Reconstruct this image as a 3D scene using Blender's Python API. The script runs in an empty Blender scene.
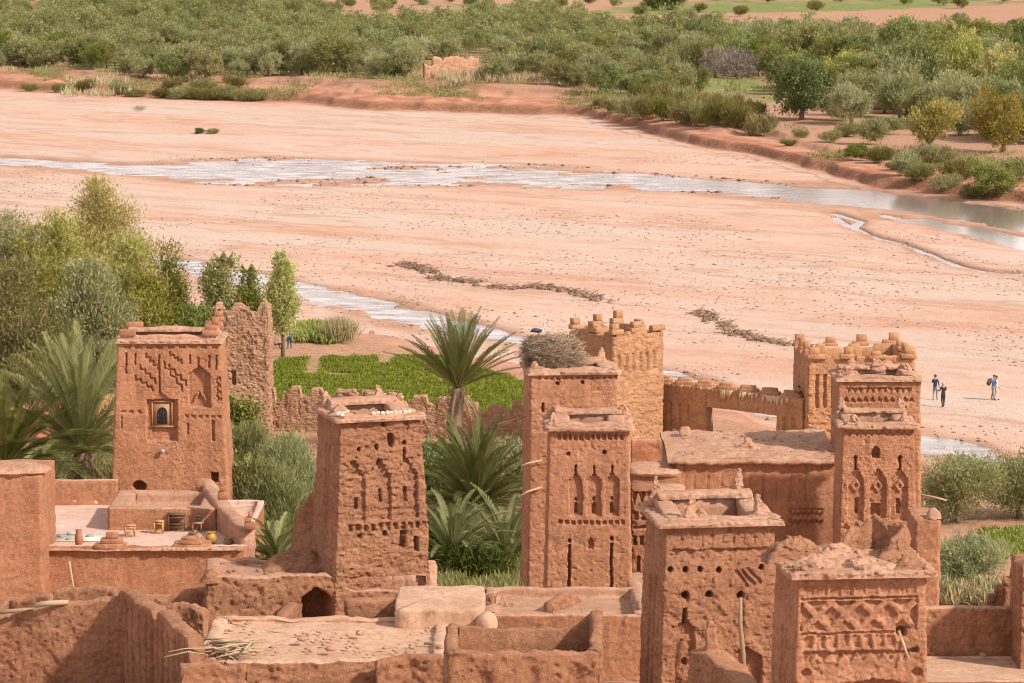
import bpy, math, random
import numpy as np
from mathutils import Vector, Matrix

scn = bpy.context.scene
COL = scn.collection
R = math.radians

# ---------------------------------------------------------------- camera
CAM_H, PITCH, LENS = 35.1, R(7.37), 120.0
YS = 2.1                                # distances along the view in the plan below are in units of 2.1 m
cam = bpy.data.cameras.new('camera')
cam.lens = LENS; cam.sensor_width = 36.0; cam.clip_start = 0.5; cam.clip_end = 9000
camo = bpy.data.objects.new('camera', cam); COL.objects.link(camo)
camo.location = (0, 0, CAM_H); camo.rotation_euler = (R(90) - PITCH, 0, 0)
scn.camera = camo

# ---------------------------------------------------------------- sky, sun, exposure
SUN_AZ, SUN_EL = R(123), R(37)          # azimuth clockwise from +Y
w = bpy.data.worlds.new('World'); scn.world = w; w.use_nodes = True
nt = w.node_tree; nt.nodes.clear()
sky = nt.nodes.new('ShaderNodeTexSky'); sky.sky_type = 'NISHITA'; sky.sun_disc = False
sky.sun_elevation = SUN_EL; sky.sun_rotation = SUN_AZ
sky.air_density = 1.0; sky.dust_density = 3.0; sky.ozone_density = 1.0
# thin high cloud: pulls the blue sky towards a pale white, stronger near the horizon
tc = nt.nodes.new('ShaderNodeTexCoord')
cn = nt.nodes.new('ShaderNodeTexNoise'); cn.inputs['Scale'].default_value = 2.2; cn.inputs['Detail'].default_value = 5
mp = nt.nodes.new('ShaderNodeMapping'); mp.inputs['Scale'].default_value = (1, 1, 3)
nt.links.new(tc.outputs['Generated'], mp.inputs['Vector']); nt.links.new(mp.outputs['Vector'], cn.inputs['Vector'])
cr = nt.nodes.new('ShaderNodeMapRange'); cr.inputs[1].default_value = .3; cr.inputs[2].default_value = .7
cr.inputs[3].default_value = .5; cr.inputs[4].default_value = .95
nt.links.new(cn.outputs['Fac'], cr.inputs[0])
mx = nt.nodes.new('ShaderNodeMix'); mx.data_type = 'RGBA'
sz = nt.nodes.new('ShaderNodeSeparateXYZ'); nt.links.new(tc.outputs['Generated'], sz.inputs[0])
hr = nt.nodes.new('ShaderNodeMapRange'); nt.links.new(sz.outputs[2], hr.inputs[0]); hr.inputs[1].default_value = .05; hr.inputs[2].default_value = .4; hr.inputs[3].default_value = .45; hr.inputs[4].default_value = 0
ha_ = nt.nodes.new('ShaderNodeMath'); ha_.operation = 'ADD'; ha_.use_clamp = True; nt.links.new(cr.outputs[0], ha_.inputs[0]); nt.links.new(hr.outputs[0], ha_.inputs[1])
nt.links.new(ha_.outputs[0], mx.inputs['Factor']); nt.links.new(sky.outputs['Color'], mx.inputs[6])
gl = nt.nodes.new('ShaderNodeMix'); gl.data_type = 'RGBA'; gl.inputs[6].default_value = (8.6, 7.9, 7.8, 1); gl.inputs[7].default_value = (18.5, 16.6, 16.8, 1)
gm_ = nt.nodes.new('ShaderNodeMapRange'); gm_.inputs[1].default_value = .30; gm_.inputs[2].default_value = .06
nt.links.new(sz.outputs[2], gm_.inputs[0]); nt.links.new(gm_.outputs[0], gl.inputs['Factor']); nt.links.new(gl.outputs[2], mx.inputs[7])
bg = nt.nodes.new('ShaderNodeBackground'); bg.inputs['Strength'].default_value = 0.085
nt.links.new(mx.outputs[2], bg.inputs['Color'])
wo = nt.nodes.new('ShaderNodeOutputWorld'); nt.links.new(bg.outputs['Background'], wo.inputs['Surface'])

sl = bpy.data.lights.new('sun', 'SUN'); sl.energy = 4.5; sl.angle = R(2.5); sl.color = (1.0, .90, .78)
so = bpy.data.objects.new('sun', sl); COL.objects.link(so); so.location = (60, 0, 80)
SDIR = Vector((math.sin(SUN_AZ) * math.cos(SUN_EL), math.cos(SUN_AZ) * math.cos(SUN_EL), math.sin(SUN_EL)))
so.rotation_euler = SDIR.to_track_quat('Z', 'Y').to_euler()

vs = scn.view_settings
scn.display_settings.display_device = 'sRGB'
vs.view_transform = 'Standard'; vs.look = 'None'; vs.exposure = 0.2; vs.gamma = 1.0; vs.use_curve_mapping = False
scn.cycles.max_bounces = 6; scn.cycles.diffuse_bounces = 3; scn.cycles.transparent_max_bounces = 4
scn.cycles.use_denoising = True; scn.cycles.denoising_input_passes = 'RGB_ALBEDO_NORMAL'; scn.cycles.denoising_prefilter = 'ACCURATE'
scn.cycles.pixel_filter_type = 'BLACKMAN_HARRIS'; scn.cycles.filter_width = 1.05

# ---------------------------------------------------------------- where a line of sight meets the place
FPX = LENS / 36.0 * 1024
def ray(px, py):
    cx, cy = (px - 512) / FPX, (341.5 - py) / FPX
    y = math.cos(PITCH) + cy * math.sin(PITCH); z = -math.sin(PITCH) + cy * math.cos(PITCH)
    return cx / y, z / y
def P(px, py, Y):
    Y = Y * YS; a, b = ray(px, py); return Vector((a * Y, Y, CAM_H + b * Y))
def G(px, py, z=0.0):
    a, b = ray(px, py); Y = (z - CAM_H) / b; return Vector((a * Y, Y, z))
def MPP(py, Y):                       # metres per pixel across, for a thing at distance Y seen at height py
    return P(513, py, Y).x - P(512, py, Y).x

# ---------------------------------------------------------------- noise
def _h(ix, iy, iz, s):
    n = (ix.astype(np.int64) * 374761393 + iy.astype(np.int64) * 668265263 + iz.astype(np.int64) * 2147483647 + s * 1274126177) & 0xffffffff
    n = ((n ^ (n >> 13)) * 1274126177) & 0xffffffff
    n = ((n ^ (n >> 15)) * 2246822519) & 0xffffffff
    return ((n ^ (n >> 16)) & 0xffffff) / float(0xffffff) * 2 - 1
def vnoise(x, y, z=0.0, s=0):
    x, y, z = np.broadcast_arrays(np.asarray(x, float), np.asarray(y, float), np.asarray(z, float))
    ix, iy, iz = np.floor(x), np.floor(y), np.floor(z)
    fx, fy, fz = x - ix, y - iy, z - iz
    fx = fx * fx * (3 - 2 * fx); fy = fy * fy * (3 - 2 * fy); fz = fz * fz * (3 - 2 * fz)
    def c(a, b, d): return _h(ix + a, iy + b, iz + d, s)
    x00 = c(0,0,0) * (1 - fx) + c(1,0,0) * fx; x10 = c(0,1,0) * (1 - fx) + c(1,1,0) * fx
    x01 = c(0,0,1) * (1 - fx) + c(1,0,1) * fx; x11 = c(0,1,1) * (1 - fx) + c(1,1,1) * fx
    return (x00 * (1 - fy) + x10 * fy) * (1 - fz) + (x01 * (1 - fy) + x11 * fy) * fz
def fbm(x, y, z=0.0, s=0, o=4):
    t, a, f = 0, .5, 1.0
    for i in range(o):
        t = t + a * vnoise(np.asarray(x) * f, np.asarray(y) * f, np.asarray(z) * f, s + i * 17); a *= .5; f *= 2.03
    return t
def sstep(a, b, x):
    t = np.clip((np.asarray(x, float) - a) / (b - a), 0, 1); return t * t * (3 - 2 * t)

# ---------------------------------------------------------------- objects
def tag(o, label=None, cat=None, group=None, kind=None):
    if label: o['label'] = label
    if cat: o['category'] = cat
    if group: o['group'] = group
    if kind: o['kind'] = kind
    return o
def empty(name, loc, rz=0.0, label=None, cat=None, group=None):
    o = bpy.data.objects.new(name, None); COL.objects.link(o); o.location = loc; o.rotation_euler = (0, 0, rz)
    o.empty_display_size = .3
    return tag(o, label, cat, group)
def mk(name, V, F, mat, parent=None, smooth=True, loc=None, rz=0.0, T=None, mats=None, fmat=None, attr=None):
    """one mesh object from vertex array V, quads F (array n x 4 or list) and triangles T"""
    me = bpy.data.meshes.new(name)
    V = np.asarray(V, np.float32)
    if isinstance(F, np.ndarray) or T is not None:
        F = np.asarray(F if F is not None else np.zeros((0, 4)), np.int32).reshape(-1, 4)
        T = np.asarray(T if T is not None else np.zeros((0, 3)), np.int32).reshape(-1, 3)
        loops = np.concatenate([F.ravel(), T.ravel()])
        tot = np.concatenate([np.full(len(F), 4, np.int32), np.full(len(T), 3, np.int32)])
        st = np.concatenate([[0], np.cumsum(tot)[:-1]]).astype(np.int32)
        me.vertices.add(len(V)); me.vertices.foreach_set('co', V.ravel())
        me.loops.add(len(loops)); me.loops.foreach_set('vertex_index', loops)
        me.polygons.add(len(tot)); me.polygons.foreach_set('loop_start', st)
        me.update(calc_edges=True); me.validate()
    else:
        me.from_pydata([tuple(map(float, v)) for v in V], [], [tuple(f) for f in F])
    if smooth: me.polygons.foreach_set('use_smooth', [True] * len(me.polygons))
    for m in (mats or [mat]): me.materials.append(m)
    if fmat is not None: me.polygons.foreach_set('material_index', np.asarray(fmat, np.int32))
    if attr:
        for k, a in attr.items():
            at = me.attributes.new(k, 'FLOAT', 'POINT'); at.data.foreach_set('value', np.asarray(a, np.float32))
    me.update()
    o = bpy.data.objects.new(name, me); COL.objects.link(o)
    if parent: o.parent = parent
    if loc is not None: o.location = loc
    if rz: o.rotation_euler = (0, 0, rz)
    return o
class MB:
    """collects small shapes into one mesh"""
    def __init__(s): s.V, s.F, s.T, s.n, s.fm, s.tm = [], [], [], 0, [], []
    def add(s, V, F=None, T=None, m=0):
        V = np.asarray(V, float); s.V.append(V)
        if F is not None and len(F): s.F.append(np.asarray(F, int) + s.n); s.fm += [m] * len(F)
        if T is not None and len(T): s.T.append(np.asarray(T, int) + s.n); s.tm += [m] * len(T)
        s.n += len(V); return s
    def box(s, c, d, rz=0.0, m=0, tilt=0.0, top=1.0):
        q = np.array([(x, y, z) for z in (-.5, .5) for x, y in ((-.5, -.5), (.5, -.5), (.5, .5), (-.5, .5))], float)
        q[4:, :2] *= top
        q *= np.array(d)
        if tilt:
            ca, sa = math.cos(tilt), math.sin(tilt); x = q[:, 0] * ca - q[:, 2] * sa; z = q[:, 0] * sa + q[:, 2] * ca; q[:, 0], q[:, 2] = x, z
        ca, sa = math.cos(rz), math.sin(rz)
        x = q[:, 0] * ca - q[:, 1] * sa; y = q[:, 0] * sa + q[:, 1] * ca; q[:, 0], q[:, 1] = x, y
        return s.add(q + np.array(c), [(3,2,1,0), (4,5,6,7), (0,1,5,4), (1,2,6,5), (2,3,7,6), (3,0,4,7)], m=m)
    def tube(s, pts, rad, n=7, m=0):
        pts = [Vector(p) for p in pts]
        if not hasattr(rad, '__len__'): rad = [rad] * len(pts)
        V = []
        for i, p in enumerate(pts):
            d = (pts[min(i + 1, len(pts) - 1)] - pts[max(i - 1, 0)])
            d = d.normalized() if d.length > 1e-9 else Vector((0, 0, 1))
            a = d.cross(Vector((0, 0, 1)) if abs(d.z) < .9 else Vector((1, 0, 0))).normalized(); b = d.cross(a)
            for k in range(n):
                t = 2 * math.pi * k / n; V.append(p + (a * math.cos(t) + b * math.sin(t)) * rad[i])
        F = [(i * n + k, i * n + (k + 1) % n, (i + 1) * n + (k + 1) % n, (i + 1) * n + k) for i in range(len(pts) - 1) for k in range(n)]
        V += [pts[0], pts[-1]]; c0, c1 = len(V) - 2, len(V) - 1; e = (len(pts) - 1) * n
        T = [(c0, (k + 1) % n, k) for k in range(n)] + [(c1, e + k, e + (k + 1) % n) for k in range(n)]
        return s.add([tuple(v) for v in V], F, T, m=m)
    def lathe(s, c, prof, n=12, m=0, sx=1, sy=1):
        V, F, T = [], [], []
        for z, r in prof:
            for k in range(n):
                t = 2 * math.pi * k / n; V.append((c[0] + r * math.cos(t) * sx, c[1] + r * math.sin(t) * sy, c[2] + z))
        for i in range(len(prof) - 1):
            for k in range(n): F.append((i * n + k, i * n + (k + 1) % n, (i + 1) * n + (k + 1) % n, (i + 1) * n + k))
        V += [(c[0], c[1], c[2] + prof[0][0]), (c[0], c[1], c[2] + prof[-1][0])]
        e = (len(prof) - 1) * n
        T = [(len(V) - 2, (k + 1) % n, k) for k in range(n)] + [(len(V) - 1, e + k, e + (k + 1) % n) for k in range(n)]
        return s.add(V, F, T, m=m)
    def ball(s, c, r, n=10, m=0, wob=0.0, seed=0):
        r = r if hasattr(r, '__len__') else (r, r, r)
        V, F, T = [], [], []; k = max(4, n // 2)
        for i in range(1, k):
            a = math.pi * i / k
            for j in range(n):
                t = 2 * math.pi * j / n; V.append((math.sin(a) * math.cos(t), math.sin(a) * math.sin(t), -math.cos(a)))
        for i in range(k - 2):
            for j in range(n): F.append((i * n + j, i * n + (j + 1) % n, (i + 1) * n + (j + 1) % n, (i + 1) * n + j))
        V += [(0, 0, -1), (0, 0, 1)]; e = (k - 2) * n
        T = [(len(V) - 2, (j + 1) % n, j) for j in range(n)] + [(len(V) - 1, e + j, e + (j + 1) % n) for j in range(n)]
        V = np.array(V)
        if wob:
            q = V * 1.7 + seed * 3.7
            V = V * (1 + wob * fbm(q[:, 0], q[:, 1], q[:, 2], seed, 3))[:, None] 
        return s.add(V * np.array(r) + np.array(c), F, T, m=m)
    def build(s, name, mat, parent=None, smooth=True, loc=None, rz=0.0, mats=None, attr=None):
        V = np.concatenate(s.V); F = np.concatenate(s.F) if s.F else np.zeros((0, 4), int); T = np.concatenate(s.T) if s.T else np.zeros((0, 3), int)
        return mk(name, V, F, mat, parent, smooth, loc, rz, T=T, mats=mats, fmat=(s.fm + s.tm) if mats else None, attr=attr)

# ---------------------------------------------------------------- materials
def nodes(name):
    m = bpy.data.materials.new(name); m.use_nodes = True; t = m.node_tree; t.nodes.clear()
    o = t.nodes.new('ShaderNodeOutputMaterial'); b = t.nodes.new('ShaderNodeBsdfPrincipled'); t.links.new(b.outputs[0], o.inputs[0])
    return m, t, b
def N(t, typ, **kw):
    n = t.nodes.new(typ)
    for k, v in kw.items():
        if k in n.inputs: n.inputs[k].default_value = v
        else: setattr(n, k, v)
    return n
def mixc(t, fac, a, b, mode='MIX'):
    m = t.nodes.new('ShaderNodeMix'); m.data_type = 'RGBA'; m.blend_type = mode
    for s, v in ((m.inputs['Factor'], fac), (m.inputs[6], a), (m.inputs[7], b)):
        if hasattr(v, 'is_linked') or hasattr(v, 'links'): t.links.new(v, s)
        else: s.default_value = (v if not hasattr(v, '__len__') else (tuple(v) + (1,))[:4])
    return m.outputs[2]
def rng(t, x, a, b, c=0.0, d=1.0):
    m = t.nodes.new('ShaderNodeMapRange'); t.links.new(x, m.inputs[0])
    for i, v in enumerate((a, b, c, d)): m.inputs[i + 1].default_value = v
    return m.outputs[0]
def simple(name, col, rough=.7, var=.15, scale=12, metal=0):
    m, t, b = nodes(name); tc = N(t, 'ShaderNodeTexCoord')
    n = N(t, 'ShaderNodeTexNoise', Scale=scale, Detail=4.0); t.links.new(tc.outputs['Object'], n.inputs['Vector'])
    f = rng(t, n.outputs['Fac'], .3, .7)
    c = mixc(t, f, tuple(x * (1 - var) for x in col), tuple(min(1, x * (1 + var)) for x in col))
    t.links.new(c, b.inputs['Base Color']); b.inputs['Roughness'].default_value = rough; b.inputs['Metallic'].default_value = metal
    return m
def mud(name, col, pale=None, dark=None, stones=0.0, bump=.5, courses=0.0, straw=.25):
    """rammed earth / mud plaster: blotches, rain streaks, straw flecks, crumbs; optional rubble stones or brick courses"""
    pale = pale or tuple(min(1, c * 1.3 + .02) for c in col); dark = dark or tuple(c * .68 for c in col)
    m, t, b = nodes(name); g = N(t, 'ShaderNodeNewGeometry'); pos = g.outputs['Position']
    n1 = N(t, 'ShaderNodeTexNoise', Scale=.55, Detail=5.0, Roughness=.6); t.links.new(pos, n1.inputs['Vector'])
    st = N(t, 'ShaderNodeMapping'); st.inputs['Scale'].default_value = (2.2, 2.2, .28); t.links.new(pos, st.inputs['Vector'])
    n2 = N(t, 'ShaderNodeTexNoise', Scale=1.0, Detail=4.0); t.links.new(st.outputs[0], n2.inputs['Vector'])
    n3 = N(t, 'ShaderNodeTexNoise', Scale=7.0, Detail=6.0, Roughness=.7); t.links.new(pos, n3.inputs['Vector'])
    n4 = N(t, 'ShaderNodeTexNoise', Scale=38.0, Detail=3.0, Roughness=.7); t.links.new(pos, n4.inputs['Vector'])
    c = mixc(t, rng(t, n1.outputs['Fac'], .35, .65), (col[0] * .80, col[1] * .76, col[2] * .74), (min(1, col[0] * 1.15), min(1, col[1] * 1.24), min(1, col[2] * 1.28)))
    c = mixc(t, rng(t, n2.outputs['Fac'], .46, .64, 0, .8), c, dark)
    c = mixc(t, rng(t, n3.outputs['Fac'], .48, .70, 0, .7), c, pale)
    c = mixc(t, rng(t, n3.outputs['Fac'], .30, .46, .75, 0), c, dark)
    c = mixc(t, rng(t, n4.outputs['Fac'], .58, .75, 0, straw), c, tuple(min(1, x * 1.5 + .05) for x in pale))
    # lift lines of the rammed earth, hairline cracks, crumbs
    ml = N(t, 'ShaderNodeMapping'); ml.inputs['Scale'].default_value = (.25, .25, 2.6); t.links.new(pos, ml.inputs['Vector'])
    n5 = N(t, 'ShaderNodeTexNoise', Scale=1.0, Detail=3.0); t.links.new(ml.outputs[0], n5.inputs['Vector'])
    c = mixc(t, rng(t, n5.outputs['Fac'], .52, .66, 0, .35), c, tuple(min(1, x * 1.22) for x in col)); c = mixc(t, rng(t, n5.outputs['Fac'], .47, .36, 0, .35), c, dark)
    wc_ = N(t, 'ShaderNodeVectorMath', operation='MULTIPLY_ADD'); t.links.new(n3.outputs['Color'], wc_.inputs[0]); wc_.inputs[1].default_value = (.5, .5, .5); t.links.new(pos, wc_.inputs[2])
    vc = N(t, 'ShaderNodeTexVoronoi', feature='DISTANCE_TO_EDGE', Scale=.75); t.links.new(wc_.outputs[0], vc.inputs['Vector'])
    ck_ = N(t, 'ShaderNodeMath', operation='MULTIPLY'); t.links.new(rng(t, vc.outputs['Distance'], .004, .022, 1, 0), ck_.inputs[0]); t.links.new(rng(t, n1.outputs['Fac'], .46, .58, 0, .7), ck_.inputs[1])
    c = mixc(t, ck_.outputs[0], c, tuple(x * .42 for x in col))
    vb = N(t, 'ShaderNodeTexVoronoi', feature='F1', Scale=11.0); t.links.new(wc_.outputs[0], vb.inputs['Vector'])
    bs = N(t, 'ShaderNodeSeparateColor'); t.links.new(vb.outputs['Color'], bs.inputs[0])
    c = mixc(t, rng(t, bs.outputs[0], .72, .95, 0, .45), c, pale); c = mixc(t, rng(t, bs.outputs[1], .75, .97, 0, .5), c, tuple(x * .6 for x in col))
    h = N(t, 'ShaderNodeMath', operation='MULTIPLY_ADD'); t.links.new(n3.outputs['Fac'], h.inputs[0]); h.inputs[1].default_value = 1.8
    t.links.new(n4.outputs['Fac'], h.inputs[2]); hb = N(t, 'ShaderNodeMath', operation='MULTIPLY_ADD'); t.links.new(vb.outputs['Distance'], hb.inputs[0]); hb.inputs[1].default_value = -.8; t.links.new(h.outputs[0], hb.inputs[2])
    hk = N(t, 'ShaderNodeMath', operation='MULTIPLY_ADD'); t.links.new(ck_.outputs[0], hk.inputs[0]); hk.inputs[1].default_value = -.9; t.links.new(hb.outputs[0], hk.inputs[2])
    hh = hk.outputs[0]
    if stones:
        ms = N(t, 'ShaderNodeMapping'); ms.inputs['Scale'].default_value = (2.6, 2.6, 6.5); t.links.new(pos, ms.inputs['Vector'])
        wv = N(t, 'ShaderNodeTexNoise', Scale=2.0, Detail=2.0); t.links.new(pos, wv.inputs['Vector'])
        ad = N(t, 'ShaderNodeVectorMath', operation='MULTIPLY_ADD'); t.links.new(wv.outputs['Color'], ad.inputs[0]); ad.inputs[1].default_value = (.9, .9, .9); t.links.new(ms.outputs[0], ad.inputs[2])
        v = N(t, 'ShaderNodeTexVoronoi', feature='DISTANCE_TO_EDGE', Scale=1.0); t.links.new(ad.outputs[0], v.inputs['Vector'])
        v2 = N(t, 'ShaderNodeTexVoronoi', feature='F1', Scale=1.0); t.links.new(ad.outputs[0], v2.inputs['Vector'])
        bw = N(t, 'ShaderNodeSeparateColor'); t.links.new(v2.outputs['Color'], bw.inputs[0])
        c2 = mixc(t, rng(t, bw.outputs[0], 0, 1), tuple(x * .7 for x in col), pale)
        c2 = mixc(t, rng(t, v.outputs['Distance'], 0.0, .12, 1, 0), c2, tuple(x * .62 for x in col))
        c = mixc(t, stones, c, c2)
        k = N(t, 'ShaderNodeMath', operation='MULTIPLY_ADD'); t.links.new(rng(t, v.outputs['Distance'], 0, .2), k.inputs[0]); k.inputs[1].default_value = 2.2 * stones
        t.links.new(hh, k.inputs[2]); hh = k.outputs[0]
    t.links.new(c, b.inputs['Base Color'])
    bp = N(t, 'ShaderNodeBump', Strength=bump, Distance=.13); t.links.new(hh, bp.inputs['Height']); t.links.new(bp.outputs[0], b.inputs['Normal'])
    b.inputs['Roughness'].default_value = .95; b.inputs['Specular IOR Level'].default_value = .15
    return m
def foliage(name, a, b_, hue=.06, trans=.34):
    m, t, b = nodes(name)
    at = N(t, 'ShaderNodeAttribute', attribute_name='tint'); oi = N(t, 'ShaderNodeObjectInfo')
    c = mixc(t, at.outputs['Fac'], a, b_)
    hs = N(t, 'ShaderNodeHueSaturation'); t.links.new(c, hs.inputs['Color'])
    t.links.new(rng(t, oi.outputs['Random'], 0, 1, .5 - hue * .6, .5 + hue * .4), hs.inputs['Hue'])
    ml = N(t, 'ShaderNodeMath', operation='MULTIPLY'); ml.inputs[1].default_value = 7.31; t.links.new(oi.outputs['Random'], ml.inputs[0])
    fr = N(t, 'ShaderNodeMath', operation='FRACT'); t.links.new(ml.outputs[0], fr.inputs[0])
    t.links.new(rng(t, fr.outputs[0], 0, 1, .72, 1.25), hs.inputs['Value'])
    t.links.new(rng(t, fr.outputs[0], 0, 1, 1.1, .8), hs.inputs['Saturation'])
    t.links.new(hs.outputs[0], b.inputs['Base Color']); b.inputs['Roughness'].default_value = .6; b.inputs['Specular IOR Level'].default_value = .25
    tr = N(t, 'ShaderNodeBsdfTranslucent'); t.links.new(hs.outputs[0], tr.inputs['Color'])
    ms = N(t, 'ShaderNodeMixShader'); ms.inputs[0].default_value = trans
    out = [n for n in t.nodes if n.type == 'OUTPUT_MATERIAL'][0]
    t.links.new(b.outputs[0], ms.inputs[1]); t.links.new(tr.outputs[0], ms.inputs[2]); t.links.new(ms.outputs[0], out.inputs[0])
    return m

MUD = mud('mud_red', (.465, .217, .120))
MUD_T = mud('mud_tower', (.475, .228, .130), straw=.5)
MUD_ROUGH = mud('mud_rough', (.495, .240, .138), bump=.7, straw=.45)
MUD_PALE = mud('mud_roof', (.55, .31, .21), pale=(.62, .395, .28), dark=(.43, .22, .135), bump=.5)
MUD_SMOOTH = mud('mud_smooth', (.58, .355, .24), pale=(.64, .42, .30), dark=(.46, .27, .175), bump=.3, straw=.1)
MUD_ORANGE = mud('mud_orange', (.52, .215, .115), bump=.3)
MUD_TAN = mud('mud_tan', (.52, .285, .155), dark=(.39, .20, .11), stones=.3)
MUD_TANS = mud('mud_tan_plain', (.48, .25, .135), dark=(.36, .18, .095), bump=.3)
MUD_STONE = mud('rubble_stone', (.56, .315, .19), pale=(.66, .42, .28), stones=.6, bump=.6)
MUD_PINK = mud('terrace_screed', (.64, .43, .35), pale=(.70, .51, .43), dark=(.54, .35, .28), bump=.12, straw=.1)
WOOD = simple('old_wood', (.30, .20, .12), .8, .35, 30)
WOOD_L = simple('pale_wood', (.44, .32, .205), .8, .25, 25)
WOOD_Y = simple('varnished_pine', (.50, .27, .09), .5, .2, 20)
DARKW = simple('dark_wood', (.13, .07, .04), .6, .3, 20)
IRON = simple('black_iron', (.03, .028, .028), .5, .2, 20)
OPEN_SHADE = simple('painted_opening_shade', (.02, .02, .022), .15, .1, 10)  # near-black colour painted in for the shade inside the window opening
STICK = simple('nest_twigs', (.33, .235, .16), .9, .5, 9)
CERAM = simple('clay_pot', (.36, .15, .08), .6, .2, 20)
YELLOW = simple('yellow_glaze', (.45, .24, .05), .35, .15, 20)
WHITE = simple('white_cloth', (.72, .70, .68), .7, .08, 20)
GREYP = simple('grey_cloth', (.46, .44, .43), .8, .1, 20)
BARK = simple('tree_bark', (.20, .14, .095), .9, .35, 9)
# ---------------------------------------------------------------- mud builders
def bx(u, v, u0, u1, v0, v1, e=.35):
    return np.clip(np.minimum(np.minimum(u - u0, u1 - u), np.minimum(v - v0, v1 - v)) / e + .5, 0, 1)
def el(u, v, uc, vc, ru, rv, e=.35):
    return np.clip((1 - np.hypot((u - uc) / ru, (v - vc) / rv)) / e + .3, 0, 1)
def arch(u, v, u0, u1, v0, v1, h, e=.4, steps=0):
    """niche u0..u1, v0 (peak) .. v1, its pointed or stepped head h tall"""
    c, hw = (u0 + u1) / 2, (u1 - u0) / 2
    t = np.clip((v - v0) / h, 0, 1)
    if steps: t = np.ceil(t * steps) / steps
    return np.clip(np.minimum(np.minimum(hw * np.maximum(t, .04) - np.abs(u - c), v - v0), v1 - v) / e + .5, 0, 1)
def seg(u, v, a, b, r, e=.4):
    ax, ay = a; dx, dy = b[0] - ax, b[1] - ay; L = dx * dx + dy * dy
    t = np.clip(((u - ax) * dx + (v - ay) * dy) / L, 0, 1)
    return np.clip((r - np.hypot(u - ax - t * dx, v - ay - t * dy)) / e + .5, 0, 1)
def zig(u, v, a, b, amp, n, r):
    """stepped zigzag line from a to b"""
    m = 0; pts = []
    dx, dy = b[0] - a[0], b[1] - a[1]; L = math.hypot(dx, dy); px, py = -dy / L * amp, dx / L * amp
    for i in range(n + 1):
        s = (1 if i % 2 else -1); pts.append((a[0] + dx * i / n + px * s, a[1] + dy * i / n + py * s))
    for p, q in zip(pts, pts[1:]): m = np.maximum(m, seg(u, v, p, q, r))
    return m
def row(u, v, u0, u1, n, wd, v0, v1, e=.5):
    """n recesses wd wide, evenly from u0 to u1"""
    st = (u1 - u0) / n; k = np.mod(u - u0, st) - st / 2
    return np.where((u >= u0) & (u <= u1), bx(k, v, -wd / 2, wd / 2, v0, v1, e), 0)
def tris(u, v, u0, u1, n, v0, v1, up=True, e=.4):
    st = (u1 - u0) / n; k = np.abs(np.mod(u - u0, st) - st / 2); t = (v - v0) / (v1 - v0)
    if not up: t = 1 - t
    return np.where((u >= u0) & (u <= u1), np.clip(np.minimum(st * .5 * t - k, np.minimum(v - v0, v1 - v)) / e + .5, 0, 1), 0)
def lattice(u, v, u0, u1, n, v0, v1, r):
    """raised diamond lines, as distance bands"""
    st = (u1 - u0) / n; a = (u - u0) / st; b = (v - v0) / (v1 - v0)
    d1 = np.abs(np.mod(a + b + .5, 1) - .5); d2 = np.abs(np.mod(a - b + .5, 1) - .5)
    return np.clip((r - np.minimum(d1, d2)) / .06 + .5, 0, 1) * bx(u, v, u0, u1, v0, v1)

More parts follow.
